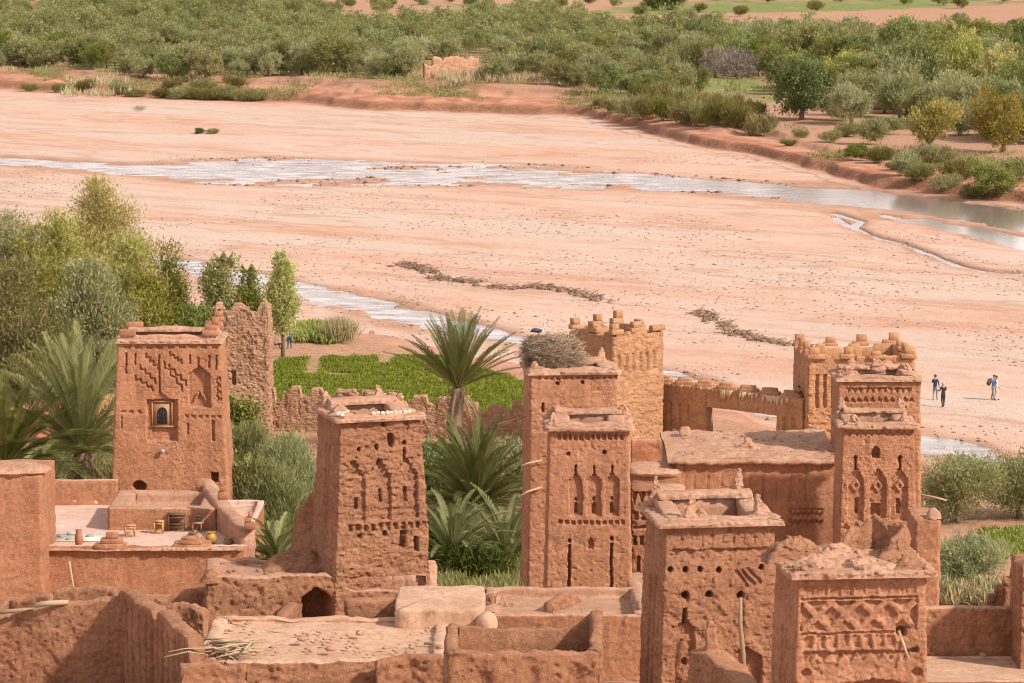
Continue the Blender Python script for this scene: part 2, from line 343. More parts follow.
def shell(name, mat, W, D, H, t=.5, rd=.8, tx=0.0, ty=None, res=.07, carve=None, rim=.05, rough=.03, top=None, parent=None,
          loc=None, rz=0.0, seed=1, cap=.1, wob=.05, cope=.06, sides=1.6, corner=.14, fmats=None):
    """a battered four-sided block of earth standing on z=0: outer faces (with carving), worn rim, inner faces, sunk floor.
    t=None makes it solid with a slightly domed top."""
    ty = tx if ty is None else ty; carve = carve or {}
    cols = []                                       # (face, uN in -1..1)
    for f, L, k in ((0, W, 1), (1, D, sides), (2, W, 4), (3, D, sides)):
        n = max(3, int(L / (res * k))); cols += [(f, -1 + 2 * i / n) for i in range(n)]
    fa = np.array([c[0] for c in cols]); un = np.array([c[1] for c in cols]); nc = len(cols)
    nz = max(3, int(H / res))
    nx = np.select([fa == 0, fa == 1, fa == 2, fa == 3], [0, 1, 0, -1]).astype(float)
    ny = np.select([fa == 0, fa == 1, fa == 2, fa == 3], [-1, 0, 1, 0]).astype(float)
    atc = un <= -1 + 1e-9
    nx[atc] += np.select([fa[atc] == 0, fa[atc] == 1, fa[atc] == 2, fa[atc] == 3], [-1, 0, 1, 0])
    ny[atc] += np.select([fa[atc] == 0, fa[atc] == 1, fa[atc] == 2, fa[atc] == 3], [0, -1, 0, 1])
    def base(z):                                    # z per (row, col)
        hw, hd = W / 2 - tx * z, D / 2 - ty * z
        x = np.select([fa == 0, fa == 1, fa == 2, fa == 3], [un * hw, hw, -un * hw, -hw])
        y = np.select([fa == 0, fa == 1, fa == 2, fa == 3], [-hd + 0 * hw, un * hd, hd, -un * hd])
        return x, y, hw, hd
    xt, yt, hwt, hdt = base(np.full(nc, float(H)))
    ut = un * np.where((fa == 0) | (fa == 2), hwt, hdt)
    Ht = H + rim * 1.6 * fbm(xt * 1.3 + seed, yt * 1.3, 0, seed, 4) + (top(xt, yt, fa, ut) if top else 0)
    z = (np.arange(nz + 1) / nz)[:, None] * Ht[None, :]
    x, y, hw, hd = base(z)
    hl = np.where((fa == 0) | (fa == 2), hw, hd); u = un * hl
    # worn corners
    ed = np.clip((np.abs(u) - (hl - corner)) / corner, 0, 1) ** 2
    off = -ed * corner * .45
    q = (x * 1.0 + seed * 7.1, y, z)
    off = off + wob * vnoise(q[0] * .45, q[1] * .45, q[2] * .45, seed) + rough * 1.5 * fbm(q[0] * 1.7, q[1] * 1.7, q[2] * 1.7, seed + 3, 5)
    off = off + rough * 1.1 * fbm(q[0] * 6, q[1] * 6, q[2] * 6, seed + 13, 3) - rough * 1.3 * sstep(.45, .7, vnoise(q[0] * 6.3, q[1] * 6.3, q[2] * 7.5, seed + 14)) + rough * .9 * sstep(.4, .7, vnoise(q[0] * 5.1, q[1] * 5.1, q[2] * 6.5, seed + 15))
    off = off * sstep(0, .2, z + .05)
    d = np.zeros_like(off)
    for f, fn in carve.items():
        s = fa == f
        wu = u[:, s] + .03 * vnoise(x[:, s] * 3 + 9, y[:, s] * 3, z[:, s] * 3, seed + 5) + .018 * vnoise(x[:, s] * 11 + 9, y[:, s] * 11, z[:, s] * 11, seed + 25); wv = (H - z[:, s]) + .03 * vnoise(x[:, s] * 3, y[:, s] * 3 + 5, z[:, s] * 3, seed + 6) + .018 * vnoise(x[:, s] * 11, y[:, s] * 11 + 5, z[:, s] * 11, seed + 26)
        d[:, s] = fn(wu, wv)
    d *= np.clip((hl - np.abs(u)) / (res * 1.5), 0, 1)
    off = off - d
    X = x + nx * off; Y = y + ny * off
    rows = [np.stack([X, Y, z], -1)]
    tx_, ty_ = X[-1], Y[-1]
    def ring(xx, yy, zz): rows.append(np.stack([xx, yy, zz], -1)[None])
    if t is None:
        cx, cy = 0, 0
        for s in (.94, .8, .6, .4, .2, .08):
            zz = Ht.mean() * (1 - s) + Ht * s + cap * (1 - s * s) + rim * fbm(tx_ * s * 1.5, ty_ * s * 1.5, 1.7, seed + 8, 4)
            ring(tx_ * s, ty_ * s, zz)
    else:
        g = .02 * 1
        def inset(k):                                # keep the inner ring a true rectangle
            return np.clip(tx_ - nx * k, -hwt[0] + k, hwt[0] - k), np.clip(ty_ - ny * k, -hdt[0] + k, hdt[0] - k)
        for k, c in ((.12, .5), (.5, 1.0), (.88, .5)):
            a, b = inset(t * k); ring(a, b, Ht + cope * c + rim * .5 * fbm(a * 3, b * 3, .3, seed + 9, 3))
        a, b = inset(t); 
        for k in (0.0, .33, .66, 1.0):
            ring(a + rough * vnoise(a * 3, b * 3, k * 3, seed), b + rough * vnoise(a * 3 + 4, b * 3, k * 3, seed), Ht * (1 - k) + (H - rd) * k)
        for s in (.92, .75, .5, .25, .08):
            ring(a * s, b * s, (H - rd) + .03 * fbm(a * s * 1.3, b * s * 1.3, 0, seed, 3))
    V = np.concatenate(rows, 0); nr = V.shape[0]
    i = np.arange(nr - 1)[:, None] * nc; j = np.arange(nc)[None, :]; j2 = (j + 1) % nc
    F = np.stack([i + j, i + j2, i + nc + j2, i + nc + j], -1).reshape(-1, 4)
    V = V.reshape(-1, 3); V = np.concatenate([V, V[(nr - 1) * nc:].mean(0)[None]])
    T = np.stack([np.full(nc, len(V) - 1), (nr - 1) * nc + np.arange(nc), (nr - 1) * nc + (np.arange(nc) + 1) % nc], -1)
    mats = fm = None
    if fmats:                                        # second material for rim and roof
        mats = [mat, fmats]; fm = np.concatenate([np.repeat((np.arange(nr - 1) >= nz).astype(int), nc), np.ones(nc, int)])
    return mk(name, V, F, mat, parent, True, loc, rz, T=T, mats=mats, fmat=fm)

def mwall(name, mat, pts, tops, z0, t=.5, res=.08, rim=.08, rough=.05, carve=None, parent=None, seed=1, wob=.06, cope=.05, topmat=None, top=None):
    """an earth wall along pts (x, y) with given top heights, its front on the right-hand... camera side of the path"""
    pts = [np.array(p[:2], float) for p in pts]; L = [0]
    for a, b in zip(pts, pts[1:]): L.append(L[-1] + np.linalg.norm(b - a))
    n = max(4, int(L[-1] / res)); s = np.linspace(0, L[-1], n + 1)
    px = np.interp(s, L, [p[0] for p in pts]); py = np.interp(s, L, [p[1] for p in pts])
    tg = np.gradient(np.stack([px, py], 1), axis=0); tg /= np.linalg.norm(tg, axis=1)[:, None]
    k = 5; kk = np.ones(2 * k + 1) / (2 * k + 1)
    tg = np.stack([np.convolve(np.pad(tg[:, i], k, 'edge'), kk, 'valid') for i in (0, 1)], 1)
    nrm = np.stack([tg[:, 1], -tg[:, 0]], 1)         # right of the path direction
    zt = np.interp(s, L, tops) if hasattr(tops, '__len__') else np.full(n + 1, float(tops))
    zt = zt + rim * 2 * fbm(s * .9, 0 * s + seed, 0, seed, 5)
    if top: zt = zt + top(s)
    H = zt.max() - z0; nz = max(3, int(H / res)); nb = max(2, nz // 3)
    rows = []
    def put(o, z):
        q = fbm(px * 1.6 + seed, py * 1.6, z * 1.6, seed, 5) * rough * 1.5 + wob * vnoise(px * .5, py * .5, z * .5 + seed, seed) + rough * 1.0 * fbm(px * 6, py * 6, z * 6, seed + 3, 3) - rough * .9 * sstep(.45, .7, vnoise(px * 6.5, py * 6.5, z * 7.5, seed + 4))
        return np.stack([px + nrm[:, 0] * (o + q), py + nrm[:, 1] * (o + q), z], -1)
    for i in range(nz + 1):
        z = z0 + (zt - z0) * i / nz
        d = carve(s, zt - z) if carve is not None else 0
        r = put(t / 2 - .05 * (i == nz), z)
        if carve is not None: r[:, 0] -= nrm[:, 0] * d; r[:, 1] -= nrm[:, 1] * d
        rows.append(r)
    rows.append(put(t * .25, zt + cope)); rows.append(put(0, zt + cope * 1.3)); rows.append(put(-t * .25, zt + cope))
    for i in range(nb + 1): rows.append(put(-t / 2, zt + (z0 - zt) * i / nb))
    V = np.stack(rows); nr, nc = V.shape[:2]
    i = np.arange(nr - 1)[:, None] * nc; j = np.arange(nc - 1)[None, :]
    F = np.stack([i + j, i + j + 1, i + nc + j + 1, i + nc + j], -1).reshape(-1, 4)
    V = V.reshape(-1, 3)
    T = []
    for e in (0, nc - 1):
        idx = [r * nc + e for r in range(nr)]; c = V[idx].mean(0); V = np.concatenate([V, c[None]])
        for a, b in zip(idx, idx[1:] + idx[:1]): T.append((len(V) - 1, b, a) if e else (len(V) - 1, a, b))
    org = np.array([pts[0][0], pts[0][1], z0]); V = V - org
    mats = fm = None
    if topmat: mats = [mat, topmat]; fm = np.concatenate([np.repeat(((np.arange(nr - 1) >= nz) & (np.arange(nr - 1) < nz + 4)).astype(int), nc - 1), np.zeros(len(T), int)])
    return mk(name, V, F, mat, parent, True, tuple(org), T=np.array(T), mats=mats, fmat=fm)

def lump(name, mat, prof, parent=None, loc=None, rz=0.0, seed=1, amp=.12, n=7, res=.05):
    """a worn square stack (pinnacle, merlon, heap): prof = [(z, half x, half y)]"""
    V, ring = [], 4 * n; pr = []
    for (a, b) in zip(prof, prof[1:]):
        k = max(1, int(math.dist(a, b) / res))
        pr += [tuple(a[i] + (b[i] - a[i]) * j / k for i in range(3)) for j in range(k)]
    pr.append(prof[-1])
    for z, hx, hy in pr:
        for f in range(4):
            for i in range(n):
                u = -1 + 2 * i / n; x, y = ((u, -1), (1, u), (-u, 1), (-1, -u))[f]
                rr = 1 / max(1, (abs(x) ** 4 + abs(y) ** 4) ** .25); V.append((x * hx * rr, y * hy * rr, z))
    V = np.array(V); nr = len(pr)
    q = V * 2.3 + seed * 5.3
    dsp = np.stack([fbm(q[:, 0], q[:, 1], q[:, 2], seed + k, 4) for k in (0, 40, 80)], -1) * amp; dsp[:, 2] *= .6
    dsp += np.stack([fbm(q[:, 0] * 5, q[:, 1] * 5, q[:, 2] * 5, seed + k, 3) for k in (5, 45, 85)], -1) * amp * .35
    V = V + dsp
    i = np.arange(nr - 1)[:, None] * ring; j = np.arange(ring)[None, :]
    F = np.stack([i + j, i + (j + 1) % ring, i + ring + (j + 1) % ring, i + ring + j], -1).reshape(-1, 4)
    V = np.concatenate([V, V[-ring:].mean(0)[None] + (0, 0, .02)])
    T = np.stack([np.full(ring, len(V) - 1), (nr - 1) * ring + np.arange(ring), (nr - 1) * ring + (np.arange(ring) + 1) % ring], -1)
    return mk(name, V, F, mat, parent, True, loc, rz, T=T)

def pinnacle(parent, loc, h, w, seed, mat=None, rz=0.0, name='corner_pinnacle'):
    s = random.Random(seed); k = s.uniform(.85, 1.1)
    return lump(name, mat or MUD_PALE, [(-.1, w * 1.3, w * 1.2), (h * .22, w * 1.15, w * 1.1), (h * .26, w * .8, w * .75), (h * .5 * k, w * .75, w * .7), (h * .54 * k, w * .58, w * .55), (h * .8, w * .5, w * .5), (h * .84, w * .38, w * .34), (h, w * .3, w * .28)],
                parent, loc, rz, seed, amp=w * .85, n=8, res=.035)

def adobe(x, y, seed, d=.03, cx=5.2, cy=2.3):
    """brick courses showing where the plaster has gone (pixel scale)"""
    rw = np.floor(y / cy); fx_ = np.abs(np.mod(x / cx + .5 * np.mod(rw, 2), 1) - .5) * 2; fy_ = np.abs(np.mod(y / cy, 1) - .5) * 2
    return d * np.maximum(sstep(.72, .95, fx_), sstep(.6, .95, fy_)) + d * .6 * _h(np.floor(x / cx + .5 * np.mod(rw, 2)), rw, 0 * rw, seed)
class Face:
    """turns metres on a wall's face (u from its middle, v below its top) into the photograph's pixel scale, so that carving reads off it"""
    def __init__(s, pc, ptop, mpp, mpv): s.pc, s.pt, s.m, s.v = pc, ptop, mpp, mpv
    def __call__(s, u, v): return s.pc + u / s.m, s.pt + v / s.v

def tower(label, pl, pr, py, Y, zb, D, rz=0.0, tx=.03, carve=None, left=None, right=None, mat=None, seed=1, rough=.035, res=.036, over=.16, slab=.2,
          par=(.1, .45), pins=(), hole=.9, group='mud brick kasbah towers', rim=.03, t=.45, cat='tower', name='kasbah_tower', ledge=None, wob=.05, top=None, slabmat=None, pinmat=None, ty=None):
    a, b = P(pl, py, Y), P(pr, py, Y)
    Wt = (b.x - a.x) / math.cos(rz); zt = a.z; H = zt - zb; W = Wt + 2 * tx * H; Db = D + 2 * (tx if ty is None else ty) * H
    fc = Vector(((a.x + b.x) / 2, Y * YS, 0)); hd = D / 2
    slab = slab * .72; par = (par[0], max(.08, par[1] - .2))
    c = fc + Vector((-math.sin(rz) * hd, math.cos(rz) * hd, 0)); c.z = zb
    root = empty(name, c, rz, label, cat, group)
    m = MPP(py, Y); dep = math.atan2(CAM_H - zt, Y * YS)
    f = Face((pl + pr) / 2, py, m / math.cos(rz), m / math.cos(dep))
    cv = {}
    if carve: cv[0] = lambda u, v: carve(*f(u, v))
    if left: cv[3] = left
    if right: cv[1] = right
    shell('wall', mat or MUD_T, W, Db, H, t=t, rd=1.4, tx=tx, ty=ty, res=res, carve=cv, parent=root, seed=seed, rough=rough, rim=rim, wob=wob, top=top)
    if slab:
        shell('cornice', slabmat or MUD_PALE, Wt + 2 * over, D + 2 * over, slab, t=(hole + over * .6) if hole else None, cap=.02, rd=slab + 1.2, res=.04, rim=.07, rough=.085, wob=.07, parent=root, loc=(0, 0, H - .03), seed=seed + 20, cope=.05, corner=.2)
        lo, hi = par; pw, pd = Wt - .35, D - .35
        if hole: shell('parapet', slabmat or MUD_PALE, pw, pd, lo, t=max(.32, hole * .8), rd=lo + 1.0, res=.06, rim=.06, rough=.05, parent=root, loc=(0, 0, H + slab - .05), seed=seed + 30,
              top=lambda x, y, fa, u: (hi - lo) * sstep(-pd * .2, pd * .45, y) , cope=.07)
        if hole: mwall('coping', slabmat or MUD_PALE, [(-pw / 2 + .1, pd / 2 - .42), (pw / 2 - .1, pd / 2 - .42)], H + slab + hi + .10, H + slab + hi - .06, t=.95, res=.06, rim=.05, rough=.09, parent=root, seed=seed + 50, cope=.05)
        for k, (fx, fy, h, wd) in enumerate(pins):
            pinnacle(root, (fx * pw / 2, fy * pd / 2, H + slab + (hi * .5 if fy > 0 else lo * .3) - .05), h, wd, seed * 10 + k, pinmat)
    return root, f, H
# ---------------------------------------------------------------- the valley floor
def edge(pix, z=0.0):
    g = sorted([tuple(G(a, b, z)[:2]) for a, b in pix]); return np.array([p[0] for p in g]), np.array([p[1] for p in g]) / YS
E_UP = edge([(-300, 152), (0, 157), (60, 160), (130, 164), (200, 160), (260, 157), (350, 159), (450, 161), (520, 164), (600, 169), (680, 176), (740, 180), (800, 185), (870, 190), (930, 196), (980, 203), (1024, 209), (1400, 262)])
E_LO = edge([(-300, 160), (0, 164), (60, 168), (130, 176), (200, 183), (300, 186), (400, 185), (480, 185), (560, 188), (640, 190), (700, 193), (770, 198), (830, 204), (880, 209), (930, 215), (980, 224), (1024, 231), (1400, 290)])
B_UP = edge([(860, 212), (925, 218), (960, 223), (1024, 236), (1400, 296)])
B_LO = edge([(860, 213), (925, 226), (960, 234), (1024, 250), (1400, 320)])
S_UP = edge([(-200, 200), (60, 232), (140, 249), (200, 259), (280, 277), (350, 291), (400, 303), (450, 316), (520, 334), (600, 352), (680, 371), (750, 394), (820, 412), (925, 429), (1015, 452), (1300, 540)])
S_LO = edge([(-200, 214), (60, 246), (140, 262), (200, 276), (280, 296), (350, 311), (400, 322), (450, 331), (520, 347), (600, 363), (680, 384), (750, 412), (820, 434), (925, 457), (1015, 476), (1300, 570)])
F_BK = edge([(-400, 84), (0, 88), (70, 90), (130, 97), (300, 103), (420, 108), (560, 113), (590, 117), (640, 128), (700, 143), (780, 160), (860, 178), (950, 190), (1024, 200), (1400, 250)])
N_BK = edge([(-200, 262), (60, 296), (140, 316), (200, 322), (270, 336), (340, 341), (440, 355), (525, 368), (640, 390), (760, 428), (900, 462), (930, 470), (1024, 492), (1300, 590)])
TRK = [(833, 213), (862, 221), (852, 227), (880, 238), (905, 244), (925, 252), (940, 258), (960, 266), (985, 271), (1030, 274)]
TRK2 = [(835, 217), (850, 227)]
def ipl(e, x): return np.interp(x, e[0], e[1])
def polyd(pix, x, y):
    g = [G(a, b) for a, b in pix]; y = y / YS
    for p in g: p.y /= YS
    pass; d = np.full(np.shape(x), 1e9)
    for p, q in zip(g, g[1:]):
        dx, dy = q.x - p.x, q.y - p.y; t = np.clip(((x - p.x) * dx + (y - p.y) * dy) / (dx * dx + dy * dy), 0, 1)
        d = np.minimum(d, np.hypot(x - p.x - t * dx, y - p.y - t * dy))
    return d
def inpoly(pix, x, y, z=0.0):
    g = [G(a, b, z) for a, b in pix]; r = np.zeros(np.shape(x), bool)
    for p, q in zip(g, g[1:] + g[:1]):
        if abs(q.y - p.y) < 1e-9: continue
        r ^= ((p.y > y) != (q.y > y)) & (x < (q.x - p.x) * (y - p.y) / (q.y - p.y) + p.x)
    return r
FIELD = [(262, 362), (330, 357), (440, 357), (490, 371), (545, 390), (545, 425), (400, 408), (262, 402)]
def field_mask(x, y): return inpoly(FIELD, x, y, 1.0)
WATER_Z = -.13
def land(x, y, full=False):
    x = np.asarray(x, float); y = np.asarray(y, float); yr = y; y = y / YS
    n1 = fbm(x * .05, y * .05, 0, 3, 4); n2 = fbm(x * .35, y * .35, 0, 5, 4); n3 = fbm(x * 1.6, y * 1.6, 0, 6, 3)
    n0 = fbm(x * .012, y * .03, 4, 8, 4)
    h = .10 * n1 + .05 * n2 + .02 * n3
    far = sstep(110, 330, y)
    # channels
    def ch(up, lo, wob, isl, dep, soft):
        u, l = ipl(up, x), ipl(lo, x); m = np.minimum(u - y, y - l)
        m = m + wob * (n1 * 1.5 + n2 * 1.2) + isl * np.minimum(0, fbm(x * .22, y * .9, 2, 12, 4) - .04)
        return sstep(-soft, soft * 1.5, m) * dep
    rap = np.exp(-((x + 12) / 26) ** 2)
    c = np.maximum(ch(E_UP, E_LO, .6, 3 + 14 * rap, .42, .9), ch(B_UP, B_LO, .5, 3.0, .4, .8) * (x > G(880, 215).x))
    s = ch(S_UP, S_LO, .5, 3.0, .5, .8)
    tr = sstep(.7, .1, polyd(TRK, x, yr) + .35 * n2 + .25 * np.abs(n3)) * .42
    tr = np.maximum(tr, sstep(.6, .1, polyd(TRK2, x, yr) + .4 * n2) * .28)
    h = h - np.maximum(np.maximum(c, s), tr)
    # far bank: a cut ledge, then stepped ground rising slowly
    fb = y - ipl(F_BK, x) + 7 * n1 + .9 * n2 + 3 * fbm(x * .13, y * .13, 0, 41, 3)
    h = h + (1.1 + .9 * sstep(-.1, .25, n0)) * sstep(-1.3, 1.1, fb) + .5 * sstep(3, 5.5, fb + 5 * n1) * sstep(60, -10, x) + .8 * sstep(8.5, 11.5, fb + 2 * n2 + 6 * n1) + np.clip(fb - 11, 0, 400) * .004
    # near bank and the village hill
    nb = ipl(N_BK, x) - y + 3.0 * n1 + 1.4 * n2
    h = h + 1.0 * sstep(-.6, 1.4, nb)
    hill = np.interp(y, [20, 45, 50, 57, 64, 70, 78, 84, 95], [12, 9, 8, 6, 3.0, 1.0, .3, 0, 0])
    h = h + hill + sstep(620, 1600, y) * 60 * (1 + n0)
    if not full: return h
    fld = field_mask(x, yr)
    red = np.clip(sstep(-6, 0, fb) * sstep(14, 3, fb) + .8 * sstep(-2.5, 0, nb) * sstep(6, 1, nb), 0, 1)
    soil = sstep(2, 12, fb) + sstep(1, 4, nb)
    grass = np.where(fld, .3, 0.)
    gfar = sstep(.1, .4, n1 + .4 * n2) * sstep(8, 20, fb) * .8
    for q in ([(640, 82), (760, 84), (770, 94), (640, 92)], [(640, 9), (1010, 6), (1000, 14), (760, 18), (580, 19)], [(360, 24), (470, 24), (470, 31), (360, 31)]):
        gfar = np.where(inpoly(q, x, yr, 1.5), .55 + .5 * sstep(-.1, .2, n1 + .5 * n2), gfar)
    for q in ([(700, 20), (880, 16), (1100, 13), (1100, 30), (900, 34), (780, 28), (560, 32), (540, 24)], [(330, 0), (620, 0), (600, 8), (480, 10), (330, 9)]):
        gfar = np.where(inpoly(q, x, yr, 1.5), 0.0, gfar)
    grass = np.maximum(grass, gfar)
    wet = np.clip(np.maximum(np.maximum(sstep(.0, .3, c), sstep(.0, .3, s)), sstep(0, .1, tr)), 0, 1)
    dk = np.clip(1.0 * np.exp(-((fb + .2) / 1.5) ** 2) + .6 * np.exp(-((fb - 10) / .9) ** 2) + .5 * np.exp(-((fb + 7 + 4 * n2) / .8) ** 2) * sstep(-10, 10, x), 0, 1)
    def near_w(up, lo, r):
        u, l = ipl(up, x), ipl(lo, x); return sstep(-r, 0, np.minimum(u - y, y - l) + 2.5 * n1 + 2.0 * fbm(x * .1, y * .3, 3, 61, 3))
    damp = np.clip(np.maximum(np.maximum(near_w(E_UP, E_LO, 3.5), near_w(S_UP, S_LO, 2.6)), near_w(B_UP, B_LO, 2.5) * (x > G(860, 215).x)) + sstep(2.2, .6, polyd(TRK, x, yr) + .5 * n2), 0, 1)
    return h, dict(damp=damp, red=red, soil=np.clip(soil, 0, 1), grass=grass, wet=wet, dark=dk)

pyr = np.concatenate([np.arange(692, -40, -.75)])
ys = np.array([G(512, p).y for p in pyr]); ys = np.concatenate([np.linspace(40, ys[0] - .5, 30), ys, np.geomspace(ys[-1] + 20, 7000, 40)])
fx = np.concatenate([np.linspace(-1.6, -.20, 60), np.linspace(-.195, .195, 640), np.linspace(.20, 1.6, 60)])
GY, GX = np.meshgrid(ys, fx, indexing='ij'); GX = GX * GY
GZ, att = land(GX, GY, True)
nr, nc = GX.shape
i = np.arange(nr - 1)[:, None] * nc; j = np.arange(nc - 1)[None, :]
GF = np.stack([i + j, i + j + 1, i + nc + j + 1, i + nc + j], -1).reshape(-1, 4)

def ground_mat():
    m, t, b = nodes('river_sand'); g = N(t, 'ShaderNodeNewGeometry'); pos = g.outputs['Position']
    def A(n): return N(t, 'ShaderNodeAttribute', attribute_name=n).outputs['Fac']
    def nz(scale, sx=1, sy=1, det=5.0, ro=.6):
        mp = N(t, 'ShaderNodeMapping'); mp0 = N(t, 'ShaderNodeMapping'); mp0.inputs['Scale'].default_value = (1, 1 / 2.1, 1); mp0.inputs['Rotation'].default_value = (0, 0, .33); t.links.new(pos, mp0.inputs['Vector'])
        mp.inputs['Scale'].default_value = (sx, sy, 1); t.links.new(mp0.outputs[0], mp.inputs['Vector'])
        n = N(t, 'ShaderNodeTexNoise', Scale=scale, Detail=det, Roughness=ro); t.links.new(mp.outputs[0], n.inputs['Vector']); return n.outputs['Fac']
    big = nz(.035, 1, 1.8); streak = nz(.16, .22, 1.9); streak2 = nz(.5, .35, 1.2, 5); band = nz(.045, .3, 1.8, 3); med = nz(.5, .6, 1.0); fine = nz(2.6, 1, 1, 4, .75); peb = nz(7.0, 1, 1, 2, .8)
    sand, pale, rust, grav = (.555, .312, .222), (.60, .41, .32), (.50, .225, .14), (.56, .445, .37)
    c = mixc(t, rng(t, big, .38, .62), sand, pale)
    c = mixc(t, rng(t, band, .42, .58, 0, .85), c, grav)
    c = mixc(t, rng(t, streak, .5, .66, 0, .5), c, rust)
    c = mixc(t, rng(t, streak2, .52, .68, 0, .35), c, (.62, .44, .35)); c = mixc(t, rng(t, streak2, .44, .32, 0, .3), c, (.42, .24, .165))
    c = mixc(t, rng(t, med, .5, .7, 0, .5), c, grav)
    stony = N(t, 'ShaderNodeMath', operation='MULTIPLY'); t.links.new(rng(t, nz(.06, .6, 1.5), .42, .6), stony.inputs[0]); t.links.new(rng(t, fine, .55, .66), stony.inputs[1])
    c = mixc(t, stony.outputs[0], c, (.64, .53, .45))
    s2 = N(t, 'ShaderNodeMath', operation='MULTIPLY'); t.links.new(rng(t, nz(.06, .6, 1.5), .4, .6, .15, .9), s2.inputs[0]); t.links.new(rng(t, fine, .42, .32), s2.inputs[1])
    c = mixc(t, s2.outputs[0], c, (.30, .19, .14))
    f2 = nz(1.1, .8, 1.2, 7, .85); c = mixc(t, rng(t, f2, .52, .68, 0, .55), c, (.69, .50, .39)); c = mixc(t, rng(t, f2, .46, .33, 0, .6), c, (.42, .23, .155))
    c = mixc(t, rng(t, peb, .62, .75, 0, .35), c, (.68, .56, .46))
    def veins(n, w_, k): 
        ab = N(t, 'ShaderNodeMath', operation='SUBTRACT'); t.links.new(n, ab.inputs[0]); ab.inputs[1].default_value = .5
        a2 = N(t, 'ShaderNodeMath', operation='ABSOLUTE'); t.links.new(ab.outputs[0], a2.inputs[0]); return rng(t, a2.outputs[0], 0, w_, k, 0)
    c = mixc(t, veins(nz(.05, .28, 1.4, 4), .020, .55), c, (.43, .24, .16)); c = mixc(t, veins(nz(.11, .3, 1.3, 3), .016, .4), c, (.66, .50, .41))
    c = mixc(t, A('damp'), c, mixc(t, rng(t, med, .35, .65), (.40, .215, .14), (.50, .30, .21)))
    c = mixc(t, A('soil'), c, mixc(t, rng(t, fine, .35, .65), (.36, .19, .115), (.50, .30, .20)))
    c = mixc(t, A('red'), c, mixc(t, rng(t, med, .4, .6), (.40, .16, .09), (.55, .28, .18)))
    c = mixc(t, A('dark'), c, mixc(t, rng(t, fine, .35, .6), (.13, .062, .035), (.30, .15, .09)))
    gm = N(t, 'ShaderNodeMath', operation='MULTIPLY'); t.links.new(A('grass'), gm.inputs[0]); t.links.new(rng(t, med, .3, .5, .5, 1), gm.inputs[1])
    c = mixc(t, gm.outputs[0], c, mixc(t, rng(t, fine, .35, .65), (.13, .17, .04), (.24, .27, .09)))
    c = mixc(t, A('wet'), c, mixc(t, rng(t, fine, .35, .65), (.16, .10, .075), (.34, .24, .19)))
    t.links.new(c, b.inputs['Base Color'])
    hh = N(t, 'ShaderNodeMath', operation='ADD'); t.links.new(fine, hh.inputs[0]); t.links.new(peb, hh.inputs[1])
    bp = N(t, 'ShaderNodeBump', Strength=.55, Distance=.12); t.links.new(hh.outputs[0], bp.inputs['Height']); t.links.new(bp.outputs[0], b.inputs['Normal'])
    b.inputs['Roughness'].default_value = .92; b.inputs['Specular IOR Level'].default_value = .15
    return m
tag(mk('ground', np.stack([GX, GY, GZ], -1).reshape(-1, 3), GF, ground_mat(), attr={k: v.ravel() for k, v in att.items()}), 'sandy river bed and valley floor with earth banks', kind='structure')

